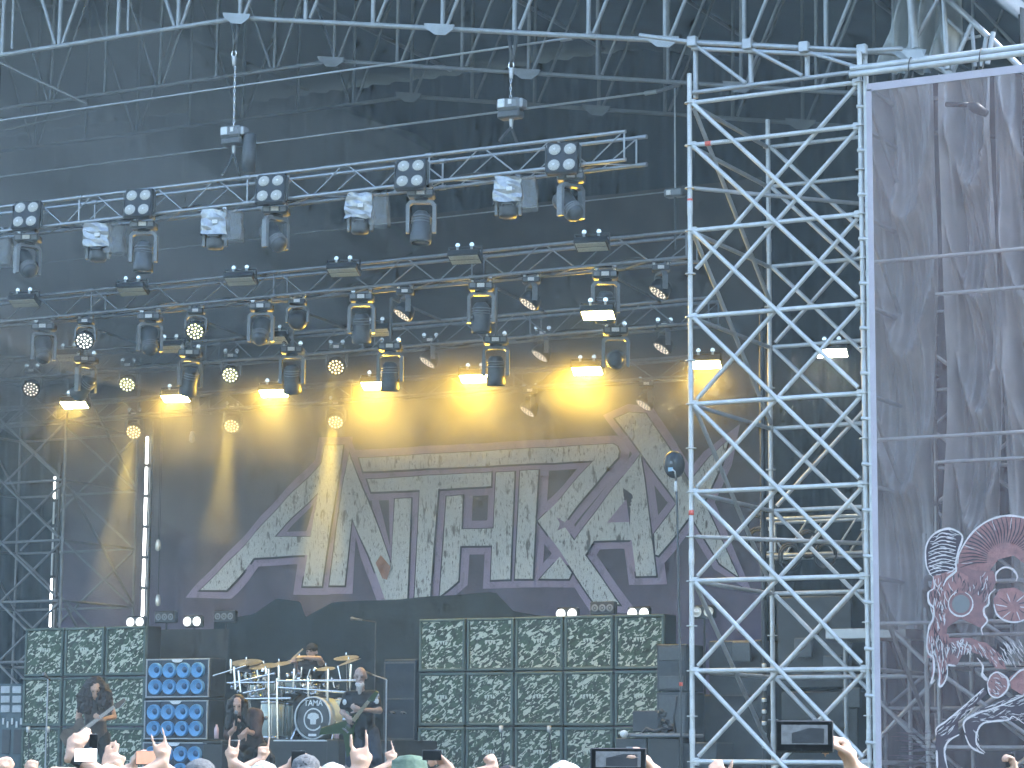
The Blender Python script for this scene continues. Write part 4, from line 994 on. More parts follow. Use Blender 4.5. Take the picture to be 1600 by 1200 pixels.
# two-lamp floor blinders and fans standing on the amps
def floor_blinder(px, py, Y, label, lit=True):
    p = at(px, py, Y); t = thing('floor_blinder', label, 'blinder light', (p.x, Y, p.z), group='two-lamp blinders above the amps')
    box('housing', (p.x, Y+.05, p.z), (.36, .08, .19), black, t, bev=.02)
    for s in (-1, 1):
        X = Matrix.Translation((p.x+s*.092, Y, p.z)) @ Matrix.Rotation(R(90), 4, 'X'); l = lathe('lamp', [(.0, .02), (.04, .016), (.066, .0), (.072, .012), (.075, .0)], tube_dim if lit else lens_off, t, X, 16)
    tube('stand', (p.x, Y+.06, p.z-.09), (p.x, Y+.06, ZS), .015, black, t)
tube_dim = mat('lamp_face_dim', (.75, .76, .75), .3, 0, .1, 40., emit=(1, .98, .93), estr=.45)
for px, py, lb in ((300, 971, 'two-lamp blinder above the blue bass cabinets'), (885, 959, 'two-lamp blinder above the third cabinet of the right amplifier wall'), (997, 958, 'two-lamp blinder above the fifth cabinet of the right amplifier wall'), (1098, 956, 'two-lamp blinder just right of the tower\'s left post'), (211, 972, 'two-lamp blinder at the foot of the bright LED pole')):
    floor_blinder(px, py, 33.2, lb, px < 1050)
def fan(px, py, Y, label, n=3):
    p = at(px, py, Y); t = thing('strip_fan', label, 'fan', (p.x, Y, p.z), group='strip fans above the amps'); box('housing', (p.x, Y+.05, p.z), (.40, .1, .19), black, t, bev=.015)
    for i in range(n):
        X = Matrix.Translation((p.x+(i-(n-1)/2)*.12, Y-.003, p.z)) @ Matrix.Rotation(R(90), 4, 'X'); lathe('fan_ring', [(.028, .0), (.05, .006), (.056, .0)], mgrey, t, X, 14); lathe('hub', [(.0, .004), (.016, .0)], mgrey, t, X, 8)
    tube('stand', (p.x, Y+.06, p.z-.09), (p.x, Y+.06, ZS), .015, black, t)
fan(941, 950, 33.1, 'black strip of fans above the fourth cabinet of the right amplifier wall'); fan(257, 964, 33.3, 'dark strip of fans left of the drum riser cloth'); fan(350, 963, 33.3, 'dark strip of fans at the left end of the drum riser cloth')
# ------------------------------------------------------------------ drum kit
YD = 30.9; ZR = at(490, 1156, YD).z
kx = at(490, 1122, YD).x
ris = thing('drum_riser', 'black riser with pale front edge under the drum kit', 'riser', (kx, YD+1, ZS))
box('deck', (kx-.1, YD+1.05, (ZS+ZR)/2), (3.0, 2.3, ZR-ZS), black, ris); box('edge_trim', (kx, YD-.108, ZR-.012), (1.2, .012, .02), lgrey, ris, bev=0); box('edge_trim', (kx-1.1, YD-.108, ZR-.012), (.55, .012, .02), galv_d, ris, bev=0)
kit = thing('drum_kit', 'large drum kit with chrome rack, cymbals and a dark kick drum', 'drums', (kx, YD, ZR))
RX = lambda p, rx=90: Matrix.Translation(p) @ Matrix.Rotation(R(rx), 4, 'X')
pearl = mat('pale_drum_shell', (.62, .70, .66), .3, .1, .15, 10.); khead = mat('dark_kick_head', (.06, .068, .075), .4, 0, .2, 8.); dhead = mat('drum_skin', (.66, .72, .69), .5, 0, .1, 8.)
kr = (at(490, 1088, YD).z-ZR)/2; kp = V(kx, YD, ZR+kr)
kick = lathe('kick_shell', [(kr*.95, 0), (kr*.95, -.42)], pearl, kit, RX(kp), 32)
lathe('kick_hoop', [(kr*.93, .03), (kr, .035), (kr*1.01, .0), (kr*.98, -.04)], galv, kick, RX(kp), 32)
lathe('kick_head', [(.0, .004), (kr*.93, .004)], khead, kick, RX(kp), 32)
def ring(name, r, w, z, m, parent, X): return lathe(name, [(r-w, z), (r, z)], m, parent, X, 28)
ring('emblem_ring', kr*.53, kr*.07, .010, lgrey, kick, RX(kp+V(0, 0, -.02)))
extrude_poly('emblem', [(-.10, .0), (-.085, .05), (-.03, .075), (.03, .075), (.085, .05), (.10, .0), (.05, -.02), (.045, -.09), (-.045, -.09), (-.05, -.02)], .004, lambda a, b, h: kp+V(a, -.010-h, b), lgrey, kick)
textmesh('maker_name', 'TAMA', .115, white, kick, Matrix.Translation(kp+V(0, -.012, kr*.68)) @ Matrix.Rotation(R(90), 4, 'X'))
box('small_plate', kp+V(-.01, -.012, -kr*.78), (.13, .006, .035), white, kick, bev=0); lathe('mic_port', [(0, .012), (.05, .012)], black, kick, RX(kp+V(kr*.55, 0, -kr*.35)), 14)
for s in (-1, 1):
    tube('kick_spur', kp+V(s*kr*.97, .1, -.05), kp+V(s*kr*1.12, -.05, -kr), .014, chrome, kit)
def drum(px0, px1, py0, py1, Y, name='floor_tom', m=pearl):
    a, b = at(px0, py1, Y), at(px1, py0, Y); r = abs(b.x-a.x)/2; c = V((a.x+b.x)/2, Y+r, a.z); h = b.z-a.z
    d = lathe(name, [(0, 0), (r, 0), (r, h), (r*.99, h+.002), (0, h+.002)], m, kit, Matrix.Translation(c), 22)
    for z in (.0, h): lathe('hoop', [(r, z-.02), (r*1.03, z-.02), (r*1.03, z+.02), (r, z+.02)], chrome, d, Matrix.Translation(c), 22)
    for k in range(6):
        q = k*1.047; tube('lug', c+V(r*1.02*math.cos(q), r*1.02*math.sin(q), h*.08), c+V(r*1.02*math.cos(q), r*1.02*math.sin(q), h*.92), .009, chrome, d, 6)
    return d
for k, (x_, m_) in enumerate(((404, dhead), (447, dhead))):
    pass
drum(399, 432, 1097, 1152, 31.2); drum(436, 452, 1100, 1154, 31.5); drum(518, 545, 1092, 1124, 31.2, 'floor_tom')
for px0, px1, py0, py1 in ((385, 408, 1068, 1088), (411, 434, 1066, 1085), (440, 462, 1064, 1082), (466, 488, 1060, 1078), (378, 396, 1052, 1066)):
    drum(px0, px1, py0, py1, 31.6, 'rack_tom')
drum(468, 492, 1070, 1084, 31.5, 'snare_drum', chrome)
def kt(name, a, b, r, m=chrome, Ya=31.05, Yb=None): return tube(name, at(*a, Ya), at(*b, Yb or Ya), r, m, kit)
kt('rack_bar', (432, 1064), (560, 1063), .02); kt('rack_bar', (432, 1074), (548, 1082), .019); kt('rack_bar', (360, 1068), (430, 1052), .018); kt('rack_bar', (380, 1092), (455, 1091), .02)
kt('rack_bar', (333, 1056), (385, 1040), .014); kt('rack_bar', (355, 1067), (430, 1066), .016); kt('rack_bar', (380, 1083), (415, 1076), .018)
for a, b in (((366, 1042), (368, 1078)), ((373, 1048), (376, 1082)), ((420, 1045), (421, 1155)), ((433, 1060), (434, 1155)), ((460, 1045), (459, 1075)), ((549, 1038), (547, 1075)), ((513, 1045), (512, 1098)), ((482, 1060), (482, 1090)), ((361, 1030), (361, 1052)), ((436, 1040), (436, 1070))):
    kt('rack_post', a, b, .019)
for k in range(10):
    px = random.uniform(365, 530); y0_ = random.uniform(1040, 1060); kt('hardware_rod', (px, y0_), (px+random.uniform(-9, 9), y0_+random.uniform(14, 34)), .012, chrome, 31.15)
for k in range(34):
    px, py = random.uniform(362, 530), random.uniform(1046, 1084); p = at(px, py, 31.1+random.uniform(0, .25)); box('clamp', p, (.045, .06, .06), chrome, kit, rot=Euler((random.uniform(-.5, .5), random.uniform(-.6, .6), 0)), bev=.01)
def cymbal(px, py, w, tilt, Y=31.4, stand=True):
    p = at(px, py, Y); r = w/2/F_PX*(p-CAM).length; X = Matrix.Translation(p) @ Euler((R(14), R(tilt), 0)).to_matrix().to_4x4()
    c = lathe('cymbal', [(0, r*.13), (r*.1, r*.12), (r*.22, r*.05), (r*.6, r*.02), (r, -.01)], brass, kit, X, 24)
    tube('wing_nut', p+V(0, 0, .01), p+V(0, 0, .07), .012, chrome, c, 6)
    if stand: tube('cymbal_stand', p, V(p.x+random.uniform(-.06, .06), p.y+.15, ZR), .012, chrome, kit)
for a in ((385, 1034, 50, 4), (386, 1043, 50, 8), (412, 1040, 50, 2), (436, 1037, 46, -4), (468, 1029, 40, -4, 31.6), (509, 1044, 30, 3), (541, 1027, 40, 2, 31.9), (545, 1034, 40, -14, 31.5), (410, 1050, 26, 3)): cymbal(*a)
# ------------------------------------------------------------------ figures
def caps(bm, a, ra, b, rb, n=10):
    a, b = Vector(a), Vector(b); d = b-a; L = d.length
    if L < 1e-4: d = Vector((0, 0, 1)); L = 1e-4
    d = d.normalized(); q = d.to_track_quat('Z', 'Y')
    rows = []
    for t in (-90, -55, -20): rows.append((ra*math.cos(R(t)), ra*math.sin(R(t))))
    rows.append((ra, 0)); rows.append((rb, L))
    for t in (20, 55, 90): rows.append((rb*math.cos(R(t)), L+rb*math.sin(R(t))))
    vr = []
    for r, z in rows:
        vr.append([bm.verts.new(a+q @ Vector((max(r, 1e-4)*math.cos(2*math.pi*k/n), max(r, 1e-4)*math.sin(2*math.pi*k/n), z))) for k in range(n)])
    for i in range(len(vr)-1):
        for k in range(n): bm.faces.new((vr[i][k], vr[i][(k+1) % n], vr[i+1][(k+1) % n], vr[i+1][k]))
    bm.faces.new(vr[0][::-1]); bm.faces.new(vr[-1])
def ell(bm, c, r, rot=None):
    X = Matrix.Translation(Vector(c)) @ (rot.to_matrix().to_4x4() if rot else Matrix()) @ Matrix.Diagonal((*r, 1))
    bmesh.ops.create_icosphere(bm, subdivisions=2, radius=1, matrix=X)
def blob(name, build, m, parent, vox=.012, mtx=None, disp=0., dscale=.1, smooth=3):
    bm = bmesh.new(); build(bm); me = bpy.data.meshes.new(name); bm.to_mesh(me); bm.free(); me.materials.append(m)
    o = link(name, me, None, mtx)
    if parent is not None: attach(o, parent)
    r = o.modifiers.new('r', 'REMESH'); r.mode = 'VOXEL'; r.voxel_size = vox; r.use_smooth_shade = True
    s = o.modifiers.new('s', 'SMOOTH'); s.iterations = smooth; s.factor = .5
    if disp:
        tx = bpy.data.textures.get('cl%.3f' % dscale) or bpy.data.textures.new('cl%.3f' % dscale, 'CLOUDS'); tx.noise_scale = dscale
        dm = o.modifiers.new('d', 'DISPLACE'); dm.texture = tx; dm.strength = disp; dm.mid_level = .5
    return o
POSE = {'horns': (0, 1, 1, 0, 'in'), 'point': (0, 1, 1, 1, 'in'), 'fist': (1, 1, 1, 1, 'in'), 'open': (0, 0, 0, 0, 'out'), 'grip': (.62, .66, .7, .72, 'grip'), 'pinch': (.8, .3, .25, .3, 'pin'), 'curl': (.45, .5, .5, .5, 'out')}
def hand(bm, wrist, d, nrm, side=1, pose='fist', s=1.0):
    """d: direction of the fingers, nrm: palm normal, side: +1 puts the thumb on d x nrm"""
    w = Vector(wrist); d = Vector(d).normalized(); n = Vector(nrm); n = (n-d*n.dot(d)).normalized(); t = d.cross(n).normalized()*side
    c = POSE[pose]
    lens = [(.042, .026, .021), (.047, .030, .022), (.043, .028, .021), (.034, .021, .018)]
    for i in range(4):
        kn = w+d*(.088-.004*abs(i-1))*s+t*(.031-.021*i)*s
        caps(bm, w+d*.012*s+t*(.020-.013*i)*s, .016*s, kn, .0125*s, 8)
        p = kn; ang = 0.; cu = c[i]
        for j, L in enumerate(lens[i]):
            ang += (.12+cu*1.35 if j == 0 else .08+cu*1.55 if j == 1 else .05+cu*1.0)
            q = p+(d*math.cos(ang)+n*math.sin(ang))*L*s; caps(bm, p, (.0102-.0008*j)*s, q, (.0096-.001*j)*s, 8); p = q
    ell(bm, w+d*.05*s, (.032*s, .032*s, .018*s))
    b = w+d*.025*s+t*.026*s
    if c[4] == 'in': pts = [b, b+(t*.02+d*.035+n*.015)*s, b+(d*.055+n*.035-t*.005)*s, b+(d*.062+n*.04-t*.03)*s]
    elif c[4] == 'out': pts = [b, b+(t*.025+d*.03)*s, b+(t*.045+d*.055)*s, b+(t*.055+d*.075)*s]
    elif c[4] == 'grip': pts = [b, b+(t*.025+d*.03+n*.012)*s, b+(t*.03+d*.055+n*.035)*s, b+(t*.022+d*.07+n*.055)*s]
    else: pts = [b, b+(t*.02+d*.035+n*.015)*s, b+(t*.01+d*.06+n*.035)*s, b+(d*.075+n*.045)*s]
    rr = [.015, .0125, .011, .0095]
    for j in range(3): caps(bm, pts[j], rr[j]*s, pts[j+1], rr[j+1]*s, 8)
    caps(bm, w-d*.03*s, .024*s, w+d*.03*s, .024*s, 8)
def ik(sh, wr, l1, l2, pole):
    sh, wr = Vector(sh), Vector(wr); d = wr-sh; L = min(d.length, (l1+l2)*.995); d.normalize()
    a = (l1*l1-l2*l2+L*L)/(2*L); h = math.sqrt(max(0, l1*l1-a*a)); p = Vector(pole); p = (p-d*p.dot(d)).normalized()
    return sh+d*a+p*h
def headgeo(bm, c, f, upv=V(0, 0, 1), s=1.):
    """head: c centre, f facing direction"""
    f = Vector(f).normalized(); u = Vector(upv); u = (u-f*u.dot(f)).normalized(); x = u.cross(f)
    rot = Matrix((x, f, u)).transposed().to_quaternion()
    P = lambda a, b, z: Vector(c)+(x*a+f*b+u*z)*s
    ell(bm, P(0, -.012, .03), (.077*s, .094*s, .09*s), rot); ell(bm, P(0, .018, -.045), (.058*s, .066*s, .075*s), rot)
    caps(bm, P(0, .085, .015), .011*s, P(0, .106, -.022), .016*s, 8)           # nose
    caps(bm, P(-.028, .078, -.062), .010*s, P(.028, .078, -.062), .010*s, 8)    # mouth
    caps(bm, P(0, .066, -.105), .02*s, P(0, .06, -.10), .02*s, 8)               # chin
    caps(bm, P(-.04, .07, .04), .012*s, P(.04, .07, .04), .012*s, 8)            # brow
    for q in (-1, 1): ell(bm, P(q*.078, -.01, -.01), (.012*s, .022*s, .034*s), rot)
    return P
eye_m = mat('eye_dark', (.02, .018, .016), .2)
def eyes(P, parent, s=1.):
    for q in (-1, 1): blob('eye', lambda bm: ell(bm, P(q*.03, .079, .012), (.011*s, .011*s, .008*s)), eye_m, parent, .004, None, smooth=1)
def figure(label, px, Y, build, hold=None):
    b = at(px, 1185, Y); rz = math.atan2(-b.x, b.y); base = V(b.x, b.y, ZS)
    T = Matrix.Translation(base) @ Matrix.Rotation(rz, 4, 'Z'); Ti = T.inverted(); d0 = (b-CAM).dot(fw)
    t = thing('person', label, 'person'); t['group'] = 'band members'
    LP = lambda x, y, dy=0.: Ti @ atd(x, y, d0+dy)
    build(t, LP, T); t.location = base; t.rotation_euler = (0, 0, rz)
    return t
def body_geo(bm, J, arms=True, s=1.):
    ell(bm, J['pelvis'], (.15, .11, .12)); caps(bm, J['pelvis'], .115, J['chest'], .135); 
    caps(bm, J['chest']+V(-.07, 0, .02), .115, J['chest']+V(.07, 0, .02), .115)
    caps(bm, J['chest']+V(0, 0, .05), .09, J['neck'], .058); caps(bm, J['neck'], .056, J['head']+V(0, .01, -.04), .052)
    for q in (0, 1):
        caps(bm, J['chest']+V((-.05, .05)[q], 0, .1), .07, J['sh'][q], .062); caps(bm, J['sh'][q], .058, J['el'][q], .042); caps(bm, J['el'][q], .041, J['wr'][q], .027)
        caps(bm, J['hip'][q], .095, J['kn'][q], .062); caps(bm, J['kn'][q], .06, J['an'][q], .04); caps(bm, J['an'][q]+V(0, 0, -.03), .04, J['to'][q], .034)
def shirt_geo(bm, J, sleeve=.55, inf=.016, flare=.02):
    ell(bm, J['pelvis']+V(0, 0, .02), (.165+flare, .125+flare*.6, .10)); caps(bm, J['pelvis'], .13+flare, J['chest'], .135+inf); caps(bm, J['chest']+V(-.07, 0, .02), .115+inf, J['chest']+V(.07, 0, .02), .115+inf)
    caps(bm, J['chest']+V(0, 0, .06), .1, J['neck']+V(0, 0, -.03), .066)
    for q in (0, 1):
        caps(bm, J['chest']+V((-.05, .05)[q], 0, .1), .07+inf, J['sh'][q], .064+inf)
        if sleeve > 0: caps(bm, J['sh'][q], .062+inf, J['sh'][q].lerp(J['el'][q], min(1, sleeve)), .05+inf)
        if sleeve > 1: caps(bm, J['el'][q], .045+inf, J['el'][q].lerp(J['wr'][q], sleeve-1), .034+inf)
def pants_geo(bm, J, length=1., inf=.018):
    ell(bm, J['pelvis'], (.165, .125, .11))
    for q in (0, 1):
        caps(bm, J['hip'][q], .1+inf, J['kn'][q], .066+inf)
        if length > .5: caps(bm, J['kn'][q], .064+inf, J['kn'][q].lerp(J['an'][q], (length-.5)*2), .046+inf)
def shoes_geo(bm, J):
    for q in (0, 1): caps(bm, J['an'][q]+V(0, 0, -.035), .05, J['to'][q], .043)
def guitar(label, pb, ph, Y, shape, colm, neckm, up_hint=V(0, 0, 1), off=.0, holder=None):
    d0 = (at(pb[0], 1185, Y)-CAM).dot(fw); B = atd(*pb, d0+off); H = atd(*ph, d0+off-.12)
    ax = (H-B).normalized(); toc = (CAM-B).normalized(); nn = (toc-ax*toc.dot(ax)).normalized(); sd = nn.cross(ax)
    t = thing('guitar', label, 'guitar', B, group='electric guitars'); L = (H-B).length
    fn = lambda a, b, h: B+ax*a+sd*b+nn*(h-.022)
    bd = extrude_poly('body', shape, .044, fn, colm, t)
    fx = lambda a, b, h: B+ax*a+sd*b+nn*h
    def bar(name, a0, a1, w0, w1, h0, h1, m, par): return extrude_poly(name, [(a0, -w0), (a1, -w1), (a1, w1), (a0, w0)], h1-h0, lambda a, b, h: fx(a, b, h+h0), m, par)
    bar('neck', .08, L-.02, .028, .021, .0, .034, neckm, t); bar('pickup', -.02, .02, .04, .04, .0225, .034, black, bd); bar('pickup', .055, .085, .04, .04, .0225, .033, black, bd); bar('bridge', -.10, -.075, .045, .045, .0225, .036, chrome, bd)
    hs = extrude_poly('headstock', [(L-.02, -.022), (L+.03, -.05), (L+.16, -.03), (L+.15, .012), (L-.02, .022)], .018, lambda a, b, h: fx(a, b, h+.004), colm, t)
    for k in range(6): tube('tuner', fx(L+.02+.022*k, -.05+.003*k, .013), fx(L+.02+.022*k, -.072+.003*k, .013), .006, chrome, hs, 6)
    for k in range(3): tube('string', fx(-.09, -.02+.02*k, .039), fx(L+.02, -.012+.012*k, .039), .0016, chrome, t, 5)
    return t
# ---- bald guitarist
def bald(t, LP, T):
    P = lambda x, y, dy=0: LP(x, y, dy)
    J = dict(pelvis=P(567, 1142), chest=P(563, 1102, -.02), neck=P(563, 1079, -.02), head=P(563, 1057, -.07),
             sh=[P(544, 1089), P(583, 1088)], wr=[P(541, 1119, -.3), P(563, 1109, -.34)], hip=[P(557, 1146), P(577, 1146)])
    J['el'] = [P(535, 1113, -.05), P(593, 1111, -.12)]
    J['an'] = [V(P(545, 1200).x-.05, .02, .09), V(P(590, 1200).x+.06, -.02, .09)]; J['kn'] = [P(551, 1184, -.08), P(586, 1184, -.12)]
    J['to'] = [J['an'][0]+V(-.05, -.15, -.05), J['an'][1]+V(.06, -.15, -.05)]
    hd = {}
    def bb(bm):
        body_geo(bm, J); hd['P'] = headgeo(bm, J['head'], V(-.12, -1, -.28))
        hand(bm, J['wr'][0], V(.2, -.05, -.25), V(.3, .9, .1), 1, 'pinch'); hand(bm, J['wr'][1], V(-.75, -.1, .25), V(0, .9, .4), 1, 'curl')
    b = blob('body', bb, skin_t, t, .010); eyes(hd['P'], t)
    blob('shirt', lambda bm: shirt_geo(bm, J, .62, .02, .03), cl_black, t, .014, disp=.02, dscale=.12)
    blob('trousers', lambda bm: pants_geo(bm, J, .62, .035), cl_navy, t, .014, disp=.02, dscale=.1); blob('shoe', lambda bm: caps(bm, J['an'][0]+V(0, 0, -.035), .05, J['to'][0], .043), cl_black, t, .012); blob('shoe', lambda bm: caps(bm, J['an'][1]+V(0, 0, -.035), .05, J['to'][1], .043), cl_black, t, .012)
    def beard(bm):
        Q = hd['P']; caps(bm, Q(-.035, .07, -.085), .028, Q(.035, .07, -.085), .028); caps(bm, Q(0, .085, -.10), .042, Q(0, .085, -.19), .025)
    blob('beard', beard, hair_g, t, .008, disp=.012, dscale=.03)
    for q, x in ((0, -1), (1, 1)):
        p = J['sh'][q].lerp(J['el'][q], .35)+V(x*.02, -.085, 0); blob('sleeve_patch', lambda bm: ell(bm, p, (.028, .012, .04)), lgrey, t, .006, smooth=1)
figure('bald bearded guitarist in black shirt playing a green guitar', 562, 28.0, bald)
vs_ = [(-.30, -.24), (-.22, -.27), (.05, -.07), (.16, -.04), (.16, .04), (.05, .07), (-.22, .27), (-.30, .24), (-.10, .0)]
guitar('green V-shaped electric guitar held by the bald guitarist', (547, 1132), (578, 1093), 28.0, [(x*1.1-.04, y*.95) for x, y in vs_], mat('green_guitar_paint', (.05, .09, .04), .25, 0, .2, 10.), mat('guitar_neck', (.30, .26, .15), .4), off=-.34)
# ---- curly-haired guitarist
def curly(t, LP, T):
    P = lambda x, y, dy=0: LP(x, y, dy)
    J = dict(pelvis=P(150, 1150, .1), chest=P(148, 1108, -.06), neck=P(148, 1090, -.1), head=P(149, 1078, -.2),
             sh=[P(130, 1094), P(168, 1094)], wr=[P(128, 1140, -.25), P(160, 1124, -.30)], hip=[P(142, 1152, .1), P(160, 1152, .1)])
    J['el'] = [P(122, 1122, -.02), P(178, 1120, -.05)]
    J['an'] = [V(P(135, 1200).x, .12, .09), V(P(172, 1200).x, .02, .09)]; J['kn'] = [P(136, 1190, -.08), P(168, 1190, -.1)]; J['to'] = [J['an'][0]+V(-.05, -.15, -.05), J['an'][1]+V(.06, -.15, -.05)]
    hd = {}
    def bb(bm):
        body_geo(bm, J); hd['P'] = headgeo(bm, J['head'], V(0, -1, -.5)); hand(bm, J['wr'][0], V(-.1, -.1, -.5), V(.4, .8, 0), 1, 'pinch'); hand(bm, J['wr'][1], V(-.5, -.1, .2), V(0, .9, .4), 1, 'curl')
    blob('body', bb, skin_l, t, .010); eyes(hd['P'], t)
    blob('shirt', lambda bm: shirt_geo(bm, J, .3, .018, .02), mat('printed_grey_shirt', (.30, .27, .26), .9, 0, .3, 7., col2=(.03, .028, .03)), t, .014, disp=.02, dscale=.12)
    blob('trousers', lambda bm: pants_geo(bm, J, 1.), cl_black, t, .014, disp=.015, dscale=.1)
    for q in (0, 1): blob('shoe', lambda bm: caps(bm, J['an'][q]+V(0, 0, -.035), .05, J['to'][q], .043), cl_black, t, .012)
    def hr(bm):
        c = J['head']; ell(bm, c+V(0, .05, .06), (.135, .13, .13))
        for k in range(26):
            q = -2.9+5.8*k/25; a = c+V(.11*math.sin(q), .05-.085*math.cos(q)*(.3 if abs(q) < .6 else 1), .07); e = c+V(.19*math.sin(q)+random.uniform(-.03, .03), .05-.10*math.cos(q), -.22-random.uniform(0, .12))
            if abs(q) < .26: continue
            m_ = (a+e)/2+V(.03*math.sin(q), 0, .03); caps(bm, a, .045, m_, .05, 8); caps(bm, m_, .05, e, .024, 8)
    blob('hair', hr, hair_b, t, .011, disp=.06, dscale=.05)
figure('guitarist with long dark curly hair hanging over the face', 148, 28.2, curly)
ls = [(-.24, -.02), (-.22, -.14), (-.12, -.17), (.0, -.11), (.10, -.16), (.17, -.13), (.14, -.05), (.14, .05), (.2, .14), (.12, .17), (.0, .11), (-.12, .17), (-.23, .12)]
guitar('pale-necked electric guitar slung by the curly-haired guitarist', (122, 1147), (181, 1102), 28.2, ls, mat('dark_guitar_paint', (.20, .16, .13), .25, 0, .3, 10.), mat('maple_neck', (.60, .52, .44), .4), off=-.36)
# ---- singer
def singer(t, LP, T):
    P = lambda x, y, dy=0: LP(x, y, dy)
    J = dict(pelvis=P(396, 1168, .25), chest=P(388, 1128, -.0), neck=P(378, 1116, -.14), head=P(371, 1103, -.24),
             sh=[P(364, 1126, -.1), P(402, 1117, -.05)], wr=[P(367, 1137, -.36), P(384, 1142, -.36)], hip=[P(388, 1172, .2), P(406, 1172, .2)])
    J['el'] = [P(357, 1149, -.2), P(400, 1147, -.22)]
    J['kn'] = [P(372, 1182, -.2), P(420, 1186, -.15)]; J['an'] = [V(P(374, 1200).x, .08, .09), V(P(424, 1200).x, .12, .09)]; J['to'] = [J['an'][0]+V(-.05, -.15, -.05), J['an'][1]+V(.06, -.15, -.05)]
    hd = {}
    def bb(bm):
        body_geo(bm, J); hd['P'] = headgeo(bm, J['head'], V(-.1, -1, -.3)); hand(bm, J['wr'][0], V(.05, .0, 1), V(.9, -.2, 0), -1, 'grip'); hand(bm, J['wr'][1], V(-.4, -.2, -.6), V(-.3, .8, .2), 1, 'curl')
    blob('body', bb, skin, t, .010); eyes(hd['P'], t)
    blob('jacket', lambda bm: shirt_geo(bm, J, 1.0, .022, .02), cl_maroon, t, .014, disp=.025, dscale=.12); blob('trousers', lambda bm: pants_geo(bm, J, 1.), cl_black, t, .014, disp=.015, dscale=.1)
    for q in (0, 1): blob('shoe', lambda bm: caps(bm, J['an'][q]+V(0, 0, -.035), .05, J['to'][q], .043), cl_black, t, .012)
    def hr(bm):
        c = J['head']; ell(bm, c+V(0, .05, .05), (.105, .115, .105))
        for k in range(20):
            q = -2.9+5.8*k/19
            if abs(q) < .75: continue
            a = c+V(.095*math.sin(q), .03-.08*math.cos(q), .05); e = c+V(.135*math.sin(q), .05-.09*math.cos(q), -.2-random.uniform(0, .1)); caps(bm, a, .04, e, .026, 8)
    blob('hair', hr, hair_k, t, .011, disp=.03, dscale=.05)
    fist = J['wr'][0]+V(.02, -.03, .07)
figure('crouching singer with long black hair gripping a microphone', 380, 27.6, singer)
dS = (at(380, 1185, 27.6)-CAM).dot(fw); pm = atd(369, 1122, dS-.42)
t = thing('microphone', 'handheld microphone in the fist of the crouching singer', 'microphone', pm); lathe('grille', [(0, .10), (.02, .095), (.026, .07), (.02, .05)], mgrey, t, Matrix.Translation(pm), 12); lathe('handle', [(.019, .05), (.017, -.1), (.0, -.1)], black, t, Matrix.Translation(pm), 10)
# ---- drummer
def drummer(t, LP, T):
    P = lambda x, y, dy=0: LP(x, y, dy); zo = ZR-ZS
    J = dict(pelvis=P(486, 1086, .1), chest=P(486, 1048), neck=P(486, 1032), head=P(487, 1019, -.05),
             sh=[P(469, 1042), P(503, 1040)], wr=[P(462, 1036, -.32), P(470, 1027, -.3)], hip=[P(480, 1090, .1), P(493, 1090, .1)])
    J['el'] = [P(463, 1058, -.1), P(499, 1029, -.22)]; J['kn'] = [P(466, 1098, -.35), P(508, 1098, -.35)]; J['an'] = [V(P(466, 1100).x, -.35, zo+.09), V(P(508, 1100).x, -.35, zo+.09)]; J['to'] = [J['an'][0]+V(-.02, -.16, -.05), J['an'][1]+V(.02, -.16, -.05)]
    hd = {}
    def bb(bm):
        body_geo(bm, J); hd['P'] = headgeo(bm, J['head'], V(-.5, -1, -.1)); hand(bm, J['wr'][0], V(-.3, -.4, .3), V(0, 0, -1), 1, 'fist'); hand(bm, J['wr'][1], V(-.7, -.1, .1), V(0, .2, -1), 1, 'fist')
    blob('body', bb, skin_t, t, .010); eyes(hd['P'], t)
    blob('shirt', lambda bm: shirt_geo(bm, J, .2), cl_black, t, .014); blob('trousers', lambda bm: pants_geo(bm, J, 1.), cl_black, t, .014)
    for q in (0, 1): blob('shoe', lambda bm: caps(bm, J['an'][q]+V(0, 0, -.035), .05, J['to'][q], .043), cl_black, t, .012)
    def cap_(bm):
        Q = hd['P']; ell(bm, Q(0, -.012, .055), (.09, .105, .08)); caps(bm, Q(-.03, .1, .05), .014, Q(.03, .1, .05), .014); caps(bm, Q(-.02, .15, .045), .010, Q(.02, .15, .045), .010)
    blob('cap', cap_, cl_black, t, .008)
figure('tattooed drummer in a black cap behind the drum kit', 486, 31.75, drummer)
dD = (at(486, 1185, 31.75)-CAM).dot(fw)
for k, (a, b) in enumerate((((472, 1027), (457, 1029)), ((456, 1030), (473, 1014)))):
    o = tube('drumstick', atd(*a, dD-.34), atd(*b, dD-.40), .011, mat('hickory', (.62, .50, .36), .5)); tag(o, ['drumstick lying level in the drummer\'s raised hand', 'drumstick slanting up beside the drummer\'s cap'][k], 'drumstick', 'drumsticks')
p = at(486, 1098, 32.1); t = thing('drum_stool', 'round black stool under the drummer', 'stool', (p.x, p.y, ZR)); lathe('seat', [(0, .0), (.16, .0), (.17, .04), (.15, .07), (0, .07)], black, t, Matrix.Translation((p.x, p.y+.1, p.z-.12)), 18); tube('post', (p.x, p.y+.1, ZR), (p.x, p.y+.1, p.z-.12), .025, chrome, t)
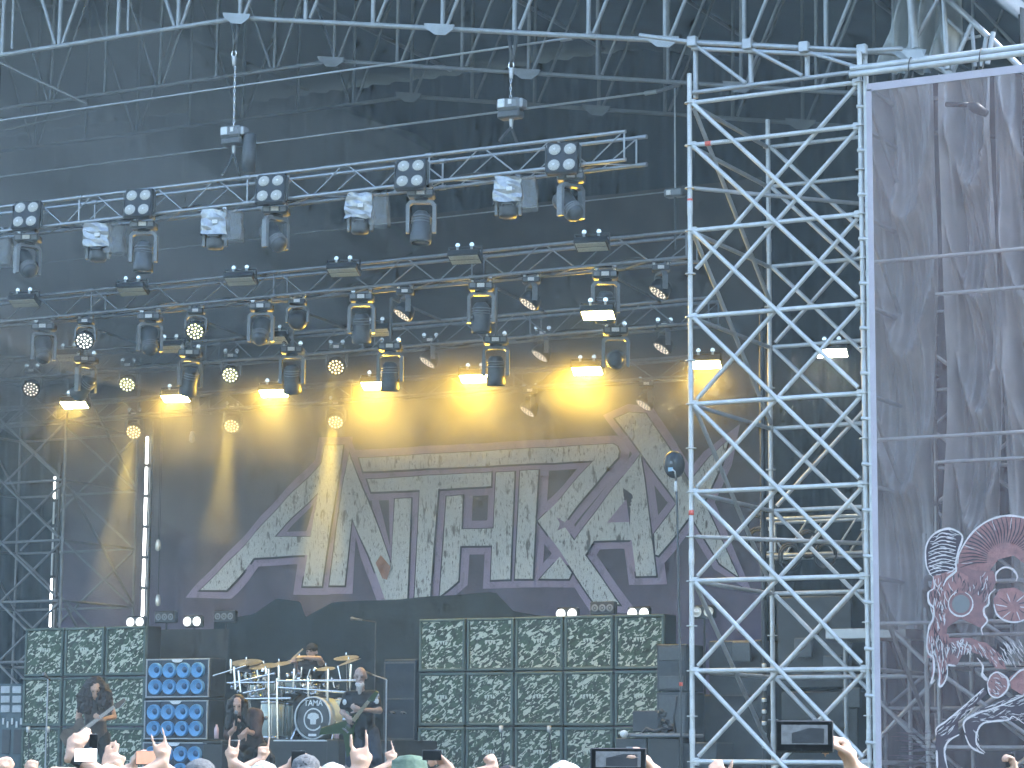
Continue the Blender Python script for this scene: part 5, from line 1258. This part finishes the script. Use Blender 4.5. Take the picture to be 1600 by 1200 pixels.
# microphone stands
def micstand(px, ytop, Y, label, boom=None, base=True, m=dgrey):
    p = at(px, ytop, Y); t = thing('microphone_stand', label, 'stand', (p.x, Y, ZS), group='microphone stands')
    tube('pole', (p.x, Y, ZS), p, .011, m, t); lathe('base', [(0, .03), (.12, .025), (.14, .0)], black, t, Matrix.Translation((p.x, Y, ZS)), 16)
    q = p
    if boom: q = at(*boom, Y-.2); tube('boom', p, q, .009, m, t)
    X = Matrix.Translation(q) @ ((q-p) if boom else V(0, -.5, .3)).to_track_quat('Z', 'Y').to_matrix().to_4x4()
    lathe('microphone', [(0, .13), (.022, .12), (.028, .10), (.02, .07), (.014, -.06), (0, -.06)], mgrey, t, X, 12)
micstand(604, 1062, 28.3, 'microphone stand beside the bald guitarist', (575, 1052), m=galv_d); micstand(587, 972, 32.6, 'tall thin microphone stand behind the bald guitarist', (560, 968)); micstand(75, 1060, 28.0, 'microphone stand left of the curly-haired guitarist', None, m=galv_d); micstand(400, 1130, 27.9, 'low microphone stand right of the singer', (412, 1124))
for k, (px, py) in enumerate(((783, 1139), (858, 1139), (44, 1140), (75, 1140))):
    p = at(px, py, YA-.35); t = thing('clip_microphone', ['small pale microphone left of centre before the right amp wall', 'small pale microphone at centre before the right amp wall', 'small pale microphone at the left end of the left amp wall', 'small pale microphone left of the curly-haired guitarist'][k], 'microphone', (p.x, p.y, ZS)); lathe('capsule', [(0, .05), (.03, .045), (.03, -.04), (0, -.05)], lgrey, t, Matrix.Translation(p), 10); tubepath('arm', [p, p+V(.0, .02, -.12), p+V(.05, -.03, -.25), V(p.x+.03, p.y-.02, ZS)], .009, black, t)
# bottles on the riser
for k, (px, lb) in enumerate(((338, 'pink bottle standing left of the singer'), (526, 'pale bottle beside the right edge of the kick drum'))):
    p = at(px, 1154, 30.4 if k else 30.6); zz = at(px, 1154, 30.6).z; lathe_o = lathe('bottle', [(0, 0), (.033, 0), (.034, .12), (.03, .15), (.014, .18), (.014, .2), (0, .2)], mat('pink_drink', (.75, .55, .58), .3), None, Matrix.Translation((p.x, p.y, zz)), 14); tag(lathe_o, lb, 'bottle', 'drink bottles')
o = box('drink_shelf', at(338, 1156, 30.6)+V(0, .05, -.03), (.35, .3, .04), black); tag(o, 'small dark shelf under the pink bottle left of the singer', 'shelf'); p = at(338, 1156, 30.6)
tag(box('equipment_case', V(p.x, p.y+.05, (ZS+p.z-.06)/2), (.33, .28, p.z-.06-ZS), black), 'black case carrying the shelf left of the singer', 'case')
tag(box('equipment_case', V(at(526, 1156, 30.4).x, 30.4, (ZS+at(526, 1156, 30.6).z)/2), (.2, .2, at(526, 1156, 30.6).z-ZS-.002), black), 'black case under the pale bottle right of the kick drum', 'case')

# ------------------------------------------------------------------ right corner of the stage: cases, desk, monitor stack
def pbox(name, x0, y0, x1, y1, Y, depth, m, parent=None, bev=.012, floor=False):
    a, b = at(x0, y1, Y), at(x1, y0, Y); z0 = ZS if floor else a.z
    return box(name, V((a.x+b.x)/2, Y+depth/2, (z0+b.z)/2), (abs(b.x-a.x), depth, b.z-z0), m, parent, bev=bev)
blk2 = mat('worn_black_case', (.042, .047, .052), .55, 0, .3, 8.)
sf_ = thing('side_fill_stack', 'dark stack of speakers in front of the right end of the amplifier wall', 'speaker', at(1047, 1180, 29.5))
pbox('upper_speaker', 1026, 1006, 1072, 1080, 29.5, .55, blk2, sf_); pbox('lower_speaker', 1026, 1081, 1074, 1200, 29.5, .55, blk2, sf_, floor=True); pbox('handle_recess', 1049, 1036, 1060, 1051, 29.49, .012, black, sf_, 0); pbox('front_grille', 1030, 1010, 1068, 1032, 29.488, .01, dgrey, sf_, .003); pbox('front_grille', 1030, 1056, 1068, 1076, 29.488, .01, dgrey, sf_, .003); pbox('front_grille', 1030, 1086, 1070, 1160, 29.488, .01, dgrey, sf_, .003)
dk = thing('flight_case_desk', 'low black flight cases with pale edge at the stage\'s right corner', 'case', at(1030, 1200, 27.5))
pbox('case_body', 962, 1153, 1010, 1260, 27.6, .5, blk2, dk, floor=True); pbox('case_body', 1012, 1153, 1062, 1260, 27.6, .5, black, dk, floor=True); pbox('case_body', 1063, 1160, 1120, 1260, 27.7, .5, blk2, dk, floor=True); pbox('lid', 975, 1146, 1068, 1152, 27.55, .6, mgrey, dk)
o = pbox('monitor_back', 988, 1110, 1028, 1144, 27.9, .12, blk2); tag(o, 'dark flat monitor standing on the flight cases', 'monitor')
t = thing('desk_gear', 'cluster of dark clamps and cables on the flight cases', 'equipment', at(1050, 1145, 27.8))
for k in range(9): box('clamp', at(random.uniform(1030, 1056), random.uniform(1112, 1142), 27.8+random.uniform(0, .1)), (.06, .05, .07), black, t, rot=Euler((random.random(), random.random(), 0)))
tubepath('cable', [at(x, y, 27.75) for x, y in ((1004, 1145), (1010, 1138), (1022, 1143), (1038, 1137), (1050, 1140))], .018, black, t); tubepath('cable', [at(x, y, 27.8) for x, y in ((1056, 1146), (1053, 1120), (1058, 1088))], .015, black, t)
lamp = at(975, 1151, 27.5); o = lathe('lamp_globe', [(0, .05), (.04, .035), (.05, .0), (.03, -.04), (0, -.045)], white, None, Matrix.Translation(lamp+V(0, 0, .03)), 14); tag(o, 'small white globe at the left corner of the flight cases', 'lamp')
# dark racks in the wing behind the tower
rk = thing('equipment_rack', 'tall dark equipment racks standing inside the right wing behind the tower', 'rack', at(1250, 1180, 30))
for (x0_, y0_, x1_, y1_) in ((1108, 1000, 1190, 1090), (1215, 930, 1330, 1075), (1222, 1080, 1340, 1260), (1092, 1085, 1196, 1260)):
    pbox('rack_body', x0_, y0_, x1_, y1_, 30.1+random.uniform(0, .3), .7, random.choice((blk2, black)), rk, floor=y1_ > 1200)
for (px, py) in ((1158, 1018), (1255, 1012), (1300, 1040), (1330, 1090)):
    pbox('panel', px-14, py-16, px+14, py+16, 30.05, .05, dgrey, rk)
pp_ = thing('wing_post', 'dark vertical steel post with small fittings seen behind the scaffold tower', 'post', at(1192, 1150, 29.3)); tube('pole', V(at(1192, 800, 29.3).x, 29.3, 0), at(1190, 480, 29.3), .035, black, pp_)
for k in range(8): box('fitting', at(1194, 1040+18*k, 29.25), (.05, .05, .05), lgrey, pp_)
# round dark dish on a thin pole
d = at(1051, 726, 26.3); ds = thing('dish_pole', 'black round dish with a small blue label on a thin tall pole', 'antenna', (at(1064, 1160, 26.3).x, 26.3, ZS))
X = Matrix.Translation(d) @ V(-.1, -1, -.1).to_track_quat('Z', 'Y').to_matrix().to_4x4()
lathe('dish', [(0, .05), (.07, .045), (.125, .02), (.150, -.02), (.145, -.06), (.10, -.07), (0, -.07)], black, ds, X @ Matrix.Diagonal((.88, 1.05, 1, 1)), 28)
box('blue_label', d+V(-.0, -.06, -.06), (.055, .008, .045), mat('blue_label', (.30, .48, .62), .5), ds, bev=0); box('grey_label', d+V(.01, -.062, .02), (.03, .008, .03), mgrey, ds, bev=0)
tubepath('cable', [d+V(.02, -.06, -.06), d+V(.06, -.07, -.09), at(1056, 748, 26.3)], .009, lgrey, ds); tubepath('pole', [at(1056, 745, 26.3), at(1058, 800, 26.3), at(1061, 950, 26.3), at(1064, 1100, 26.3), V(at(1065, 1160, 26.3).x, 26.3, ZS)], .014, dgrey, ds); tube('joint', at(1056, 752, 26.3), at(1056, 768, 26.3), .02, lgrey, ds); tube('red_joint', at(1064, 1066, 26.3), at(1064, 1072, 26.3), .022, rubber, ds)
# left wing gear: pale racks
lr = thing('amp_rack', 'blue-grey equipment racks with pale handles at the lower left edge', 'rack', at(15, 1180, 31))
pbox('rack_body', -40, 1068, 36, 1260, 32.06, .6, mat('blue_grey_rack', (.07, .11, .13), .5, 0, .3, 6.), lr, floor=True)
for i in range(2):
    for j in range(3): pbox('rack_panel', 1+i*18, 1072+j*15, 15+i*18, 1083+j*15, 32.04, .02, galv_d, lr, .003); 
for k in range(5): pbox('handle', 3+k*7, 1122+5*(k % 2), 6+k*7, 1132+5*(k % 2), 32.03, .02, lgrey, lr, .003)
for k, x in enumerate((-20, 2, 20)): pbox('lower_panel', x, 1140, x+14, 1178, 32.04, .02, blk2, lr)

# ------------------------------------------------------------------ crowd
def audience(label, hx, dist, H, arms=(), skinm=skin_l, shirtm=cl_black, hair=hair_k, hat=None, lean=0., sleeve=.55, extra=None, long=False):
    """hx: head px x; dist: camera depth; arms: list of (side, wrist px, py, pose, palm normal, finger dir, depth offset)"""
    g0 = atd(hx, 1185, dist); rz = math.atan2(-g0.x, g0.y); base = V(g0.x, g0.y, 0); T = Matrix.Translation(base) @ Matrix.Rotation(rz, 4, 'Z'); Ti = T.inverted()
    t = thing('person', label, 'person'); t['group'] = 'people in the crowd'
    J = dict(pelvis=V(0, 0, .52*H), chest=V(0, .0, .74*H), neck=V(0, .01, .845*H), head=V(0, .03, H-.125), sh=[V(-.19, 0, .815*H), V(.19, 0, .815*H)],
             hip=[V(-.09, 0, .50*H), V(.09, 0, .50*H)], kn=[V(-.1, .03, .27*H), V(.1, .03, .27*H)], an=[V(-.11, -.02, .09), V(.11, -.02, .09)], to=[V(-.12, .15, .04), V(.12, .15, .04)])
    J['el'] = [V(-.25, -.02, .62*H), V(.25, -.02, .62*H)]; J['wr'] = [V(-.24, .12, .49*H), V(.24, .12, .49*H)]
    hands = [None, None]
    for (sd, px, py, pose, nrm, fd, dy) in arms:
        w = Ti @ atd(px, py+6, dist+dy); k = 0 if sd < 0 else 1; sh = J['sh'][k]
        v = w-sh
        if v.length > .56: sh = w-v.normalized()*.56; J['sh'][k] = J['sh'][k].lerp(sh, .6)
        J['wr'][k] = w; J['el'][k] = ik(J['sh'][k], w, .29, .27, V(sd*.8, -.2, -.6)); hands[k] = (pose, nrm, fd)
    def bb(bm):
        body_geo(bm, J); headgeo(bm, J['head'], V(0, 1, .15))
        for k in (0, 1):
            if hands[k]: hand(bm, J['wr'][k], V(*hands[k][2]), V(*hands[k][1]), 1 if k else -1, hands[k][0], .9)
            else: hand(bm, J['wr'][k], V(0, .1, -1), V((1, -1)[k], 0, 0), 1 if k == 0 else -1, 'curl')
    blob('body', bb, skinm, t, .0085, smooth=2)
    blob('shirt', lambda bm: shirt_geo(bm, J, sleeve), shirtm, t, .016, disp=.012, dscale=.1); blob('trousers', lambda bm: pants_geo(bm, J, 1.), cl_navy, t, .018)
    for q in (0, 1): blob('shoe', lambda bm: caps(bm, J['an'][q]+V(0, 0, -.035), .05, J['to'][q], .043), cl_black, t, .014)
    c = J['head']
    if hair:
        def hr(bm):
            ell(bm, c+V(0, -.025, .045), (.09, .10, .09)); ell(bm, c+V(0, -.05, -.02), (.085, .07, .085))
            if long:
                for k in range(9): x = -.08+.02*k; caps(bm, c+V(x, -.07, 0), .035, c+V(x*1.2, -.10, -.28), .025, 8)
        blob('hair', hr, hair, t, .010, disp=.016, dscale=.03)
    if hat: hat(t, c)
    if extra: extra(t, J, Ti)
    t.location = base; t.rotation_euler = (0, 0, rz); return t
def cap_hat(m, brim_back=False):
    def f(t, c):
        def g(bm):
            ell(bm, c+V(0, -.015, .055), (.098, .108, .085)); s = -1 if brim_back else 1
            for k in range(5): caps(bm, c+V(-.05+.025*k, s*.09, .045), .012, c+V(-.045+.0225*k, s*.155, .03), .010, 8)
        blob('cap', g, m, t, .008)
    return f
def bucket(m):
    def f(t, c):
        prof = [(0, .13), (.06, .128), (.095, .10), (.105, .03), (.12, .02), (.165, -.02), (.16, -.028), (.11, .01)]
        o = lathe('bucket_hat', prof, m, t, Matrix.Translation(c+V(0, -.01, .02)) @ Matrix.Diagonal((1, 1.08, 1, 1)), 28)
        tx = bpy.data.textures.get('hatn') or bpy.data.textures.new('hatn', 'CLOUDS'); tx.noise_scale = .06; dm = o.modifiers.new('d', 'DISPLACE'); dm.texture = tx; dm.strength = .03
    return f
def phone(px, py, dist, wpx, hpx, label, scr=screen, tilt=0., lensdots=True):
    p = atd(px, py, dist); s = dist/F_PX; w, h = wpx*s, hpx*s; rz = math.atan2(-p.x, p.y)
    X = Matrix.Translation(p) @ Matrix.Rotation(rz, 4, 'Z') @ Matrix.Rotation(tilt, 4, 'Y') @ Matrix.Rotation(R(-6), 4, 'X')
    t = thing('phone', label, 'phone', p, group='phones held up in the crowd')
    b = box('case', (0, 0, 0), (w, .009, h), black, t, bev=.006); b.matrix_parent_inverse = Matrix(); b.matrix_basis = X; b.parent = None; attach(b, t)
    q = box('screen', (0, 0, 0), (w*.95, .002, h*.91), scr, None, bev=0); q.matrix_basis = X @ Matrix.Translation((0, -.0062, 0)); attach(q, t)
    if wpx > 60:
        for nm_, pts_, m_, o_ in (('preview_sky', [(-.40, -.25), (.40, -.25), (.40, .36), (-.40, .36)], screen_pic, -.0078), ('preview_stage', [(-.22, -.22), (.34, -.22), (.34, .24), (.1, .27), (-.1, .16), (-.22, .1)], black, -.0086)):
            q = extrude_poly(nm_, [(a*w, b*h) for a, b in pts_], 0, lambda a, b, hh: V(a, o_, b), m_); q.matrix_basis = X; attach(q, t)
    q = box('button', (0, 0, 0), (w*.12, .004, .004), mgrey, None, bev=0); q.matrix_basis = X @ Matrix.Translation((w*.2, 0, h/2+.002)); attach(q, t)
    return t
# nearest phone, right of centre
phone(1257, 1151, 6.7, 90, 50, 'large dark phone held sideways in front of the scaffold tower')
audience('person at right raising a bare hand around a large sideways phone', 1345, 6.9, 1.68, [(1, 1333, 1196, 'grip', (-.9, -.25, .1), (-.35, -.1, 1), -.15)], skin_l, cl_grey, hair_b, sleeve=.4)
phone(966, 1189, 7.4, 88, 40, 'large phone held sideways at the bottom centre right', screen)
audience('person raising one hand around the phone at bottom centre right', 1035, 7.6, 1.66, [(1, 1018, 1200, 'grip', (-.9, -.25, .1), (-.6, -.1, .8), -.15)], skin_l, cl_black, hair_k)
# left group
def watch(t, J, Ti):
    p = J['wr'][1].lerp(J['el'][1], .16); d = (J['wr'][1]-J['el'][1]).normalized()
    lathe('watch_strap', [(.036, -.022), (.037, .0), (.036, .022)], black, t, Matrix.Translation(p) @ d.to_track_quat('Z', 'Y').to_matrix().to_4x4(), 16); 
audience('person with a black wristband reaching up left of the phone with a lit screen', 78, 10.5, 1.66, [(1, 112, 1171, 'pinch', (.3, .8, .0), (.45, .2, .9), -.0)], skin_l, cl_white, hair_b, extra=watch)
phone(134, 1180, 10.1, 36, 22, 'black phone with a bright white screen below the wristband hand', screen_on); 
phone(146, 1160, 10.4, 13, 26, 'small upright black phone just above the lit screen', screen)
audience('person throwing the horns sign in front of the blue bass cabinets', 292, 12.0, 1.64, [(-1, 256, 1184, 'horns', (-.1, 1, 0), (-.25, .0, 1), 0.)], skin_l, cl_black, hair_l)
phone(233, 1184, 13.5, 42, 22, 'sideways phone with a warm picture under the horns hand', screen_w)
audience('person holding up the phone with the warm picture', 226, 13.7, 1.69, [(-1, 208, 1192, 'grip', (.9, -.2, .1), (.3, -.1, 1), -.1), (1, 258, 1193, 'grip', (-.9, -.2, .1), (-.3, -.1, 1), -.1)], skin_l, cl_white, hair_g)
audience('fair person with both hands up left of the lowest bass cabinet', 172, 12.5, 1.71, [(-1, 166, 1203, 'open', (0, 1, 0), (.2, 0, 1), 0), (1, 182, 1201, 'fist', (0, 1, 0), (0, 0, 1), 0)], skin_l, cl_white, hair_l)
audience('person in a grey knit cap low in front of the bass cabinets', 313, 15.0, 1.73, [], skin_l, cl_black, None, cap_hat(cl_grey))
audience('person throwing small horns below the crouching singer', 352, 15.5, 1.62, [(1, 362, 1184, 'horns', (-.1, 1, 0), (.1, .0, 1), 0.)], skin_l, cl_red, hair_b)
audience('person pointing one finger up right of the singer', 424, 17.5, 1.66, [(-1, 409, 1180, 'point', (-.1, 1, 0), (.15, .0, 1), 0.)], skin_l, cl_black, hair_k)
audience('pale fair-haired head below the pointing finger', 412, 13.5, 1.725, [], skin_l, cl_white, hair_g)
audience('person in a dark cap filming below the kick drum', 478, 16.5, 1.76, [(-1, 452, 1192, 'grip', (.9, -.1, .1), (.4, .2, 1), .2), (1, 486, 1192, 'grip', (-.9, -.1, .1), (-.4, .2, 1), .2)], skin_l, cl_black, hair_k, cap_hat(cl_grey, True))
phone(466, 1186, 16.6, 22, 26, 'black phone held by the person in the dark cap below the kick drum', screen)
audience('pale head right of the dark cap, hair bleached by the light', 520, 13.2, 1.72, [], skin_l, cl_white, hair_g)
audience('person throwing broad horns below the bald guitarist', 585, 9.5, 1.64, [(-1, 563, 1200, 'horns', (-.1, 1, 0), (-.05, .0, 1), 0.)], skin_l, cl_black, hair_b)
audience('person pointing up right of the bald guitarist', 624, 18.0, 1.62, [(-1, 613, 1186, 'point', (-.1, 1, 0), (-.25, .0, 1), 0.)], skin_l, cl_black, hair_b)
audience('person wearing an olive bucket hat at the bottom centre', 640, 13.8, 1.74, [], skin_l, cl_green, hair_b, bucket(cl_green))
phone(675, 1180, 13.0, 30, 16, 'small black phone beside the olive bucket hat', screen)
audience('person holding the small phone right of the olive bucket hat', 716, 13.2, 1.66, [(-1, 701, 1192, 'grip', (-.9, -.25, .1), (-.7, -.1, .7), -.1)], skin, cl_black, hair_k)
audience('person raising a loose fist before the right amplifier wall', 782, 16.0, 1.66, [(-1, 773, 1193, 'fist', (-.6, .7, 0), (-.45, .0, 1), 0.)], skin, cl_grey, hair_b)
audience('dark-haired head below the raised fist', 795, 11.5, 1.715, [], skin_l, cl_black, hair_k)
audience('bright fair-haired head at the bottom right of the fist', 882, 9.5, 1.735, [], skin_l, cl_white, hair_g)
audience('person whose curled hand shows low below the flight cases', 1120, 11.0, 1.62, [(-1, 1128, 1222, 'curl', (0, 1, 0), (-.3, .0, 1), 0.)], skin_l, cl_navy, hair_b)
audience('person holding up a small upright phone before the mesh banner', 1592, 16.0, 1.68, [(-1, 1586, 1197, 'grip', (-.9, -.2, .1), (-.2, 0, 1), -.05)], skin_l, cl_black, hair_k); phone(1578, 1190, 16.0, 14, 27, 'small upright phone at the bottom right before the mesh banner', screen)
audience('person at the far left edge raising a pale hand', 2, 12.0, 1.64, [(-1, 6, 1206, 'fist', (0, 1, 0), (0, 0, 1), 0)], skin_l, cl_black, hair_b)
audience('fair head and hand right under the tower\'s right post', 1372, 9.0, 1.70, [], skin_l, cl_black, hair_k)
audience('person with hands up at the left beneath the rack', 55, 15.5, 1.66, [(1, 50, 1204, 'fist', (0, 1, 0), (0, 0, 1), 0)], skin_l, cl_white, hair_k)
# ------------------------------------------------------------------ haze
hz = bpy.data.materials.new('haze'); hz.use_nodes = True; hn = hz.node_tree; hn.nodes.clear()
vo = hn.nodes.new('ShaderNodeVolumePrincipled'); vo.inputs['Density'].default_value = .0017; vo.inputs['Color'].default_value = (.66, .88, 1, 1); vo.inputs['Anisotropy'].default_value = 0.0
ho = hn.nodes.new('ShaderNodeOutputMaterial'); hn.links.new(vo.outputs[0], ho.inputs['Volume'])
def smoke(px, py, Y, r, dens, label, patchy=0.):
    k = 'stage_smoke_%.3f_%.2f_%.2f' % (dens, patchy, r[0] if patchy else 0)
    m = bpy.data.materials.get(k)
    if not m:
        m = bpy.data.materials.new(k); m.use_nodes = True; nt = m.node_tree; nt.nodes.clear()
        v = nt.nodes.new('ShaderNodeVolumePrincipled'); v.inputs['Density'].default_value = dens; v.inputs['Color'].default_value = (.95, .95, .93, 1)
        q = nt.nodes.new('ShaderNodeOutputMaterial'); nt.links.new(v.outputs[0], q.inputs['Volume'])
        if patchy:      # drifting wisps: density thins out to the rim and varies with noise
            N, L = nt.nodes, nt.links; tc = N.new('ShaderNodeTexCoord'); dv = N.new('ShaderNodeVectorMath'); dv.operation = 'DIVIDE'; dv.inputs[1].default_value = r; L.new(tc.outputs['Object'], dv.inputs[0])
            ln = N.new('ShaderNodeVectorMath'); ln.operation = 'LENGTH'; L.new(dv.outputs[0], ln.inputs[0])
            fo = N.new('ShaderNodeMapRange'); fo.interpolation_type = 'SMOOTHSTEP'; fo.inputs['From Min'].default_value = .95; fo.inputs['From Max'].default_value = .25; L.new(ln.outputs['Value'], fo.inputs[0])
            nz = N.new('ShaderNodeTexNoise'); nz.inputs['Scale'].default_value = patchy; nz.inputs['Detail'].default_value = 3; nz.inputs['Distortion'].default_value = .6; L.new(tc.outputs['Object'], nz.inputs['Vector'])
            mr = N.new('ShaderNodeMapRange'); mr.inputs['From Min'].default_value = .38; mr.inputs['From Max'].default_value = .68; mr.inputs['To Min'].default_value = .12; mr.inputs['To Max'].default_value = 1.; L.new(nz.outputs['Fac'], mr.inputs[0])
            m1_ = N.new('ShaderNodeMath'); m1_.operation = 'MULTIPLY'; L.new(fo.outputs[0], m1_.inputs[0]); L.new(mr.outputs[0], m1_.inputs[1])
            m2_ = N.new('ShaderNodeMath'); m2_.operation = 'MULTIPLY'; L.new(m1_.outputs[0], m2_.inputs[0]); m2_.inputs[1].default_value = dens; L.new(m2_.outputs[0], v.inputs['Density'])
    bm = bmesh.new(); bmesh.ops.create_icosphere(bm, subdivisions=4, radius=1); bmesh.ops.scale(bm, vec=r, verts=bm.verts)
    ph = random.uniform(0, 6)
    for v in bm.verts: v.co *= 1+.10*math.sin(v.co.x*2.3+ph)+.08*math.sin(v.co.z*4.1+v.co.x*1.7+ph*2)
    me = bpy.data.meshes.new('stage_smoke'); bm.to_mesh(me); bm.free(); me.materials.append(m)
    o = link('stage_smoke', me, None, Matrix.Translation(at(px, py, Y))); o['kind'] = 'stuff'; o['label'] = label; o['category'] = 'smoke'
smoke(600, 640, 33.2, (9.8, 2.4, 2.1), .026, 'drifting stage smoke round the lit strobes and the top of the logo')
smoke(650, 625, 31.9, (9.2, 1.5, 1.35), .26, 'patchy smoke drifting along the row of lit yellow strobes', 1.15)
smoke(620, 800, 34.9, (9.0, .95, 2.9), .045, 'thin smoke hanging in front of the printed logo')
smoke(445, 740, 34.7, (2.3, .7, 1.5), .09, 'smoke lit in cones under the lowest amber wash lights')
smoke(180, 820, 34.6, (1.6, 1.0, 2.4), .30, 'brown smoke column left of the bright LED pole', 1.3)
smoke(-60, 300, 31.5, (8.0, 4.5, 3.6), .20, 'pale smoke gathered under the left part of the roof')
hb = box('haze', (-16, 18, 7.5), (66, 44, 17), hz, bev=0); hb['kind'] = 'stuff'; hb['label'] = 'thin pale haze and stage smoke filling the air'; hb['category'] = 'haze'
